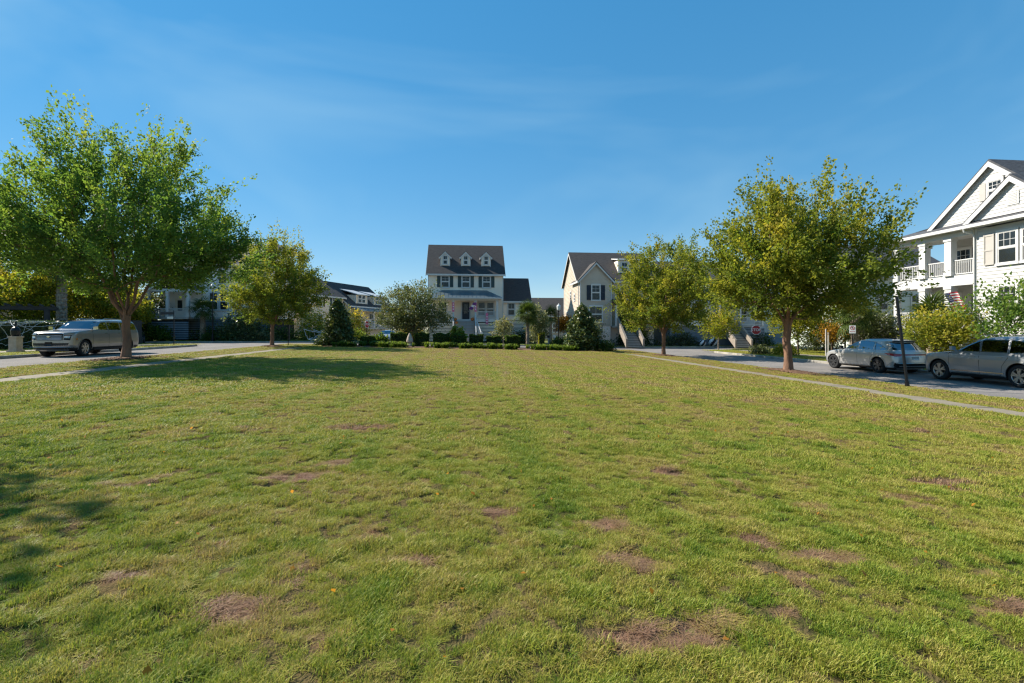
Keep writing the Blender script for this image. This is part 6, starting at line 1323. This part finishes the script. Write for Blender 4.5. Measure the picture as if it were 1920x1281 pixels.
# leaning black pole in the right verge
r = empty('leaning_pole', (15.75, 15.85, g(15.7)), 0, 'leaning black metal pole in the right verge before the crossover', 'pole', rot=(0, R(-7.5), 0)); b = MB(); b.box(-.04, .04, -.025, .025, -.3, 3.25); b.obj('post', M['black_metal'], r); b = MB(); b.box(-.055, .055, -.04, .04, -.02, .2); b.obj('sleeve', M['black_metal'], r)
b = MB()
for i in range(8): b.lathe([(.012, 0), (.012, .004)], 8, (0, 0, 0)) if False else b.box(-.010, .010, -.028, -.0245, .5+i*.33, .52+i*.33)
b.obj('bolt_holes', M['gap'], r)
# sign posts on the left
r = sign_post('sign_post', 'black post with small grey sign before the small left elm', -14.6, 41.7, g(-14.6), 2.75); b = MB(); b.box(-.06, .16, -.04, -.03, 2.2, 2.72); f = b.obj('sign_face', M['plate'], r); b = MB(); b.box(-.02, .12, -.042, -.040, 2.45, 2.62); b.obj('printed_symbol', M['car_black'], f); r.rotation_euler = (0, 0, R(40))
r = sign_post('street_name_sign', 'black post with sideways street name blade at left corner', -22.9, 40.6, ZLK, 2.75); b = MB(); b.box(-1.0, -.03, -.012, .012, 2.42, 2.62); b.obj('name_blade', M['wood_dark'], r); b = MB(); b.box(-.5, -.03, -.013, .013, 2.08, 2.26); b.obj('lower_blade', M['plate'], r)
r = sign_post('wooden_post', 'short brown post in the grass behind the small elm', -18.6, 53.5, g(-16)+KB, 2.0, .09, 'post'); r.children[0].data.materials[0] = M['bark_dark']
for i, (x, y, h_) in enumerate(((26.6, 33.4, 2.0), (27.2, 33.9, 1.75))): sign_post('thin_post', ['taller thin grey post by the orange sapling', 'shorter thin post just right of the taller one by the orange sapling'][i], x, y, ZRK, h_, .07, 'post', group='thin posts by the orange sapling').children[0].data.materials[0] = M['step']
# lamp posts
def lamp_post(label, x, y, z, h, s=1.0):
    r = empty('lamp_post', (x, y, z), 0, label, 'street lamp', 'street lamps'); b = MB()
    b.lathe([(.17*s, 0), (.17*s, .12), (.12*s, .16), (.13*s, .5), (.09*s, .62), (.10*s, .66), (.055*s, .75), (.045*s, h-.15), (.07*s, h-.1), (.09*s, h-.02), (.05*s, h)], 12); b.obj('pole', M['black_metal'], r, smooth=False)
    b = MB(); b.lathe([(.09*s, h), (.17*s, h+.1), (.20*s, h+.38), (.19*s, h+.42)], 12); b.obj('lantern', M['lamp_glass'], r); b = MB(); b.lathe([(.22*s, h+.42), (.20*s, h+.46), (.10*s, h+.58), (.04*s, h+.62), (.03*s, h+.70), (.01*s, h+.74)], 12); b.obj('lantern_cap', M['lamp_glass'], r)
    b = MB(); b.lathe([(.062*s, 1.5), (.062*s, 1.56)], 12); b.obj('collar', M['black_metal'], r); return r
lamp_post('black lamp post with white lantern beside the tan house', 9.3, 47.6, g(9.3), 3.75)
lamp_post('black lamp post left of the palm before the porch house', -26.4, 53.6, g(-26)+KB, 5.4)
# squat lantern on masonry pier at far left, pergola, dark fence
r = empty('pier_lantern', (-25.15+.3, 29.4, ZLK), 0, 'stone pier with black lantern at the far left edge', 'lantern'); b = MB(); b.box(-.2, .2, -.2, .2, -.05, .8); b.box(-.26, .26, -.26, .26, -.05, .12); b.box(-.24, .24, -.24, .24, .8, .88); b.obj('pier', M['terracotta'], r)
b = MB(); b.lathe([(.16, .88), (.2, .95), (.22, 1.2), (.15, 1.35), (.06, 1.42), (.05, 1.6), (.02, 1.72)], 10); b.obj('lantern', M['black_metal'], r)
r = empty('pergola', (-32.9, 39.2, g(-32)+KB), R(35), 'dark wooden pergola above the fence at far left', 'pergola')
pm = MB(); pm.box(-.11, .11, -.11, .11, -.1, 2.75); me = pm.mesh('post', M['wood_dark'])
for x in (-1.5, 1.5):
    for y in (-1, 1): place('post', me, r, (x, y, 0))
bm_b = MB(); bm_b.box(-2.1, 2.1, -.05, .05, 0, .24); me = bm_b.mesh('beam', M['wood_dark'])
for y in (-1, 1): place('beam', me, r, (0, y, 2.72))
rm = MB(); rm.box(-.04, .04, -1.5, 1.5, 0, .16); me = rm.mesh('rafter', M['wood_dark'])
for i in range(7): place('rafter', me, r, (-1.8+i*.6, 0, 2.97))
r = empty('board_fence', (-30.5, 41.4, g(-30)+KB), R(35), 'dark board fence behind the cobweb hedge at left', 'fence')
fb = MB(); fb.box(-.07, .07, -.012, .012, .05, 2.0); me = fb.mesh('board', M['wood_dark'])
for i in range(80): place('board', me, r, (-7.5+i*.145, 0, 0))
for z in (.4, 1.75): b = MB(); b.box(-7.6, 4.2, .014, .06, z, z+.09); b.obj('rail', M['wood_dark'], r)
# cobweb strands over hedge and shrubs
def cobweb(label, pts, n, seed, sag=.15, rad=.012, loc=(0, 0, 0)):
    q = np.random.default_rng(seed); b = MB(); P = [Vector(p) for p in pts]
    for i in range(n):
        a, c = q.choice(len(P), 2, replace=False); a, c = P[a], P[c]; m = 6; pr = [a+(c-a)*(t/m)+Vector((0, 0, -sag*math.sin(math.pi*t/m)*q.random())) for t in range(m+1)]; b.path(pr, rad*(.5+q.random()), 4)
    o = b.obj('cobweb', M['web'], None, loc); return tag(o, label, 'cobweb', 'cobweb decorations')
hz = ZLK
cobweb('white fake cobweb stretched over the far left hedge', [(-28.2, y, hz+z) for y, z in ((32.2, 1.72), (33.0, 1.82), (34.2, 1.8), (35.4, 1.82), (36.6, 1.8), (38.6, 1.78), (32.0, .5), (33.4, .3), (35.2, .25), (37.0, .4))]+[(-28.9, 33.5, hz+1.86), (-29.2, 36, hz+1.86), (-25.0, 29.6, hz+1.3), (-28.1, 31.8, hz+1.5)], 26, 3, .25, .007)
cobweb('white fake cobweb over the dark hedge behind the thin sign post', [(-17.2+q_, 53.75-.15*(i % 2), g(-16)+KB+z) for i, (q_, z) in enumerate(((0, 1.3), (.5, .2), (1.0, 1.2), (1.4, .15), (1.9, .9), (2.2, .2), (2.7, 1.35), (3.0, .3), (3.6, 1.1), (3.9, .2)))], 14, 4, .3, .016)
# pumpkins, banners and flags at the cream house
PZ = g(0)+KB+2.75
def pumpkin(label, x, y, z, s):
    r = empty('pumpkin', (x, y, z), 0, label, 'pumpkin', 'pumpkins on the cream house porch'); b = MB(); n = 20; vs = []; prof = [(.02, .02), (.6, .08), (.95, .35), (1.0, .55), (.85, .85), (.45, 1.0), (.1, .93)]
    for r_, zz in prof:
        for i in range(n): t = 2*math.pi*i/n; k = r_*s*.5*(1-.10*(i % 2)); vs.append((k*math.cos(t), k*math.sin(t), zz*s*.8))
    b.add(vs, [(k*n+i, k*n+(i+1) % n, (k+1)*n+(i+1) % n, (k+1)*n+i) for k in range(len(prof)-1) for i in range(n)]); b.obj('rind', M['orange'], r, smooth=True); b = MB(); b.tube((0, 0, .7*s), (.05*s, 0, .95*s), .06*s, .04*s, 6); b.obj('stalk', M['bark_dark'], r)
for i, (x, y, dz, s) in enumerate(((-1.15, 57.65, -.18, .42), (-1.0, 57.2, -.53, .36), (.85, 57.65, -.18, .42), (.95, 57.75, 0, .3))): pumpkin(['large pumpkin left of the cream house porch steps', 'small pumpkin one step below on the left of the steps', 'large pumpkin right of the cream house porch steps', 'small pumpkin on the porch by the right newel'][i], x, y, PZ+dz, s)
for i, (x, z0) in enumerate(((-1.5, .9), (1.15, .9), (2.5, -.6))):
    b = MB(); o = empty('banner', (.1+x, 57.85 if i < 2 else 57.82, PZ+z0), 0, ['pink printed banner on the left porch column', 'pink printed banner on the right porch column', 'pink printed banner hanging from the porch rail'][i], 'banner', 'pink banners on the porch')
    b.box(-.15, .15, -.02, -.008, 0, 1.35 if i == 2 else 1.1); b.obj('cloth', M['pink'], o); b = MB()
    for k in range(3): b.prism([(0, -.026, .2+.3*k), (.08, -.026, .3+.3*k), (0, -.026, .4+.3*k), (-.08, -.026, .3+.3*k)], (0, .004, 0))
    b.obj('print', M['sign_white'], o)
def cloth(b, w, hgt, u0, u1, v0, v1, seed=0, y=0):
    m = 8; vs = []; 
    for j in range(3):
        for i in range(m+1):
            u = u0+(u1-u0)*i/m; v = v0+(v1-v0)*j/2; vs.append((u*w, y+.06*math.sin(u*7+seed+v*2)*u, -v*hgt-.12*u*u*hgt))
    b.add(vs, [(j*(m+1)+i, j*(m+1)+i+1, (j+1)*(m+1)+i+1, (j+1)*(m+1)+i) for j in range(2) for i in range(m)])
r = empty('flag', (.1+1.1, 57.75, PZ+1.75), 0, 'purple and white flag on a slanted staff at the cream house door', 'flag', rot=(0, R(-40), 0)); b = MB(); b.tube((.1, 0, -1.3), (.1, 0, .25), .015, n=6); b.obj('staff', M['white'], r)
r.rotation_euler = (R(25), R(35), 0)
b = MB(); cloth(b, -.42, 1.05, 0, 1, 0, .3, 1); cloth(b, -.42, 1.05, 0, 1, .6, 1, 1); b.obj('cloth', M['flag_purple'], r, (.1, 0, .2)); b = MB(); cloth(b, -.42, 1.05, 0, 1, .3, .6, 1); b.obj('cloth', M['flag_white'], r, (.1, 0, .2))
# stars and stripes on the white house porch
r = empty('national_flag', (29.45, 27.0, g(30)+KB+3.9), 0, 'striped flag with blue canton hanging on the white porch', 'flag', rot=(R(20), R(-18), R(-70))); b = MB(); b.tube((0, 0, -1.3), (0, 0, .35), .014, n=6); b.obj('staff', M['white'], r)
for i in range(13):
    b = MB(); cloth(b, .62, 1.15, .0 if i > 6 else .42, 1, i/13, (i+1)/13, 2); b.obj('stripe', M['flag_red'] if i % 2 == 0 else M['flag_white'], r, (0, 0, .3))
b = MB(); cloth(b, .62, 1.15, 0, .42, 0, 7/13, 2); cn = b.obj('canton', M['flag_blue'], r, (0, 0, .3)); b = MB()
for i in range(5):
    for j in range(4):
        cx_, cz_ = .03+.055*j, -.07-.11*i; b.add([(cx_+ (.022 if k % 2 == 0 else .009)*math.sin(2*math.pi*k/10), -.02 if True else 0, cz_+(.022 if k % 2 == 0 else .009)*math.cos(2*math.pi*k/10)) for k in range(10)], [tuple(range(10))])
b.obj('stars', M['flag_white'], cn)
# mailboxes and stone ornament in the bed
for i, (x, y) in enumerate(((7.95, 45.9), (8.55, 45.9))):
    r = empty('mailbox', (x, y, g(x)), 0, ['left mailbox on white post near the silvery young tree', 'right mailbox on white post near the lamp post'][i], 'mailbox', 'mailboxes by the bed'); b = MB(); b.box(-.05, .05, -.05, .05, -.1, 1.05); b.box(-.05, .05, -.3, .2, .85, .92); b.obj('post', M['white'] if i else M['step'], r)
    b = MB(); pts = [(-.1, -.25, 1.05), (.1, -.25, 1.05), (.1, -.25, 1.18)]+[(.1*math.cos(R(a)), -.25, 1.18+.1*math.sin(R(a))) for a in range(20, 180, 20)]+[(-.1, -.25, 1.18)]; b.prism(pts, (0, .5, 0)); b.obj('box', M['black_metal'] if i == 0 else M['greige'], r)
r = empty('stone_ornament', (-4.85, 43.2, g(-4.85)+.06), 0, 'pale conical stone ornament between two hedges under the oak', 'ornament'); b = MB(); b.lathe([(.30, 0), (.32, .12), (.22, .2), (.18, .3), (.30, .42), (.28, .55), (.20, .85), (.08, 1.1), (.02, 1.18)], 14); b.obj('body', M['terracotta'], r)
# striped balls in the yard of the grey house
def striped(label, x, y, z, R_, seed):
    r = empty('striped_ball', (x, y, z), seed, label, 'yard decoration', 'black and white striped decorations'); n = 24; k = 10; grp = {0: MB(), 1: MB()}
    for i in range(n):
        for j in range(k):
            a0, a1 = 2*math.pi*i/n, 2*math.pi*(i+1)/n; t0, t1 = math.pi*j/k, math.pi*(j+1)/k; P = lambda a, t: (R_*math.sin(t)*math.cos(a), R_*math.sin(t)*math.sin(a), R_+R_*math.cos(t)); grp[((i+j) // 3) % 2].add([P(a0, t0), P(a0, t1), P(a1, t1), P(a1, t0)], [(0, 1, 2, 3)])
    grp[0].obj('white_stripes', M['sign_white'], r); grp[1].obj('black_stripes', M['car_black'], r)
for i, (x, y, s) in enumerate(((27.3, 51.6+1.9, .4), (28.6, 51.9+1.7, .55), (31.7, 53.4, .5), (32.9, 53.5, .55), (33.9, 53.6, .36))):
    striped(['small striped ball left of the grey house stair', 'striped ball at the foot of the grey house stair', 'striped ball just right of the grey house stair', 'largest striped ball right of the grey house stair', 'small striped ball at the right end of the row'][i], x, y, g(x)+KB-.03, s, i*1.3)
# fallen leaves scattered on the near grass
q = np.random.default_rng(12); n = 260; x = -9+18*q.random(n); y = 2.2+13*q.random(n)**1.3; z = gz(x)+relief(x, y)+.045
tag(place('fallen_leaves', leaves('fallen_leaves', np.stack([x, y, z], 1), .028+.03*q.random(n), .55+.4*q.random(n), M['orange_leaf'], q, None, 2.5)), 'dry yellow leaves scattered over the near grass', 'fallen leaves', kind='stuff')
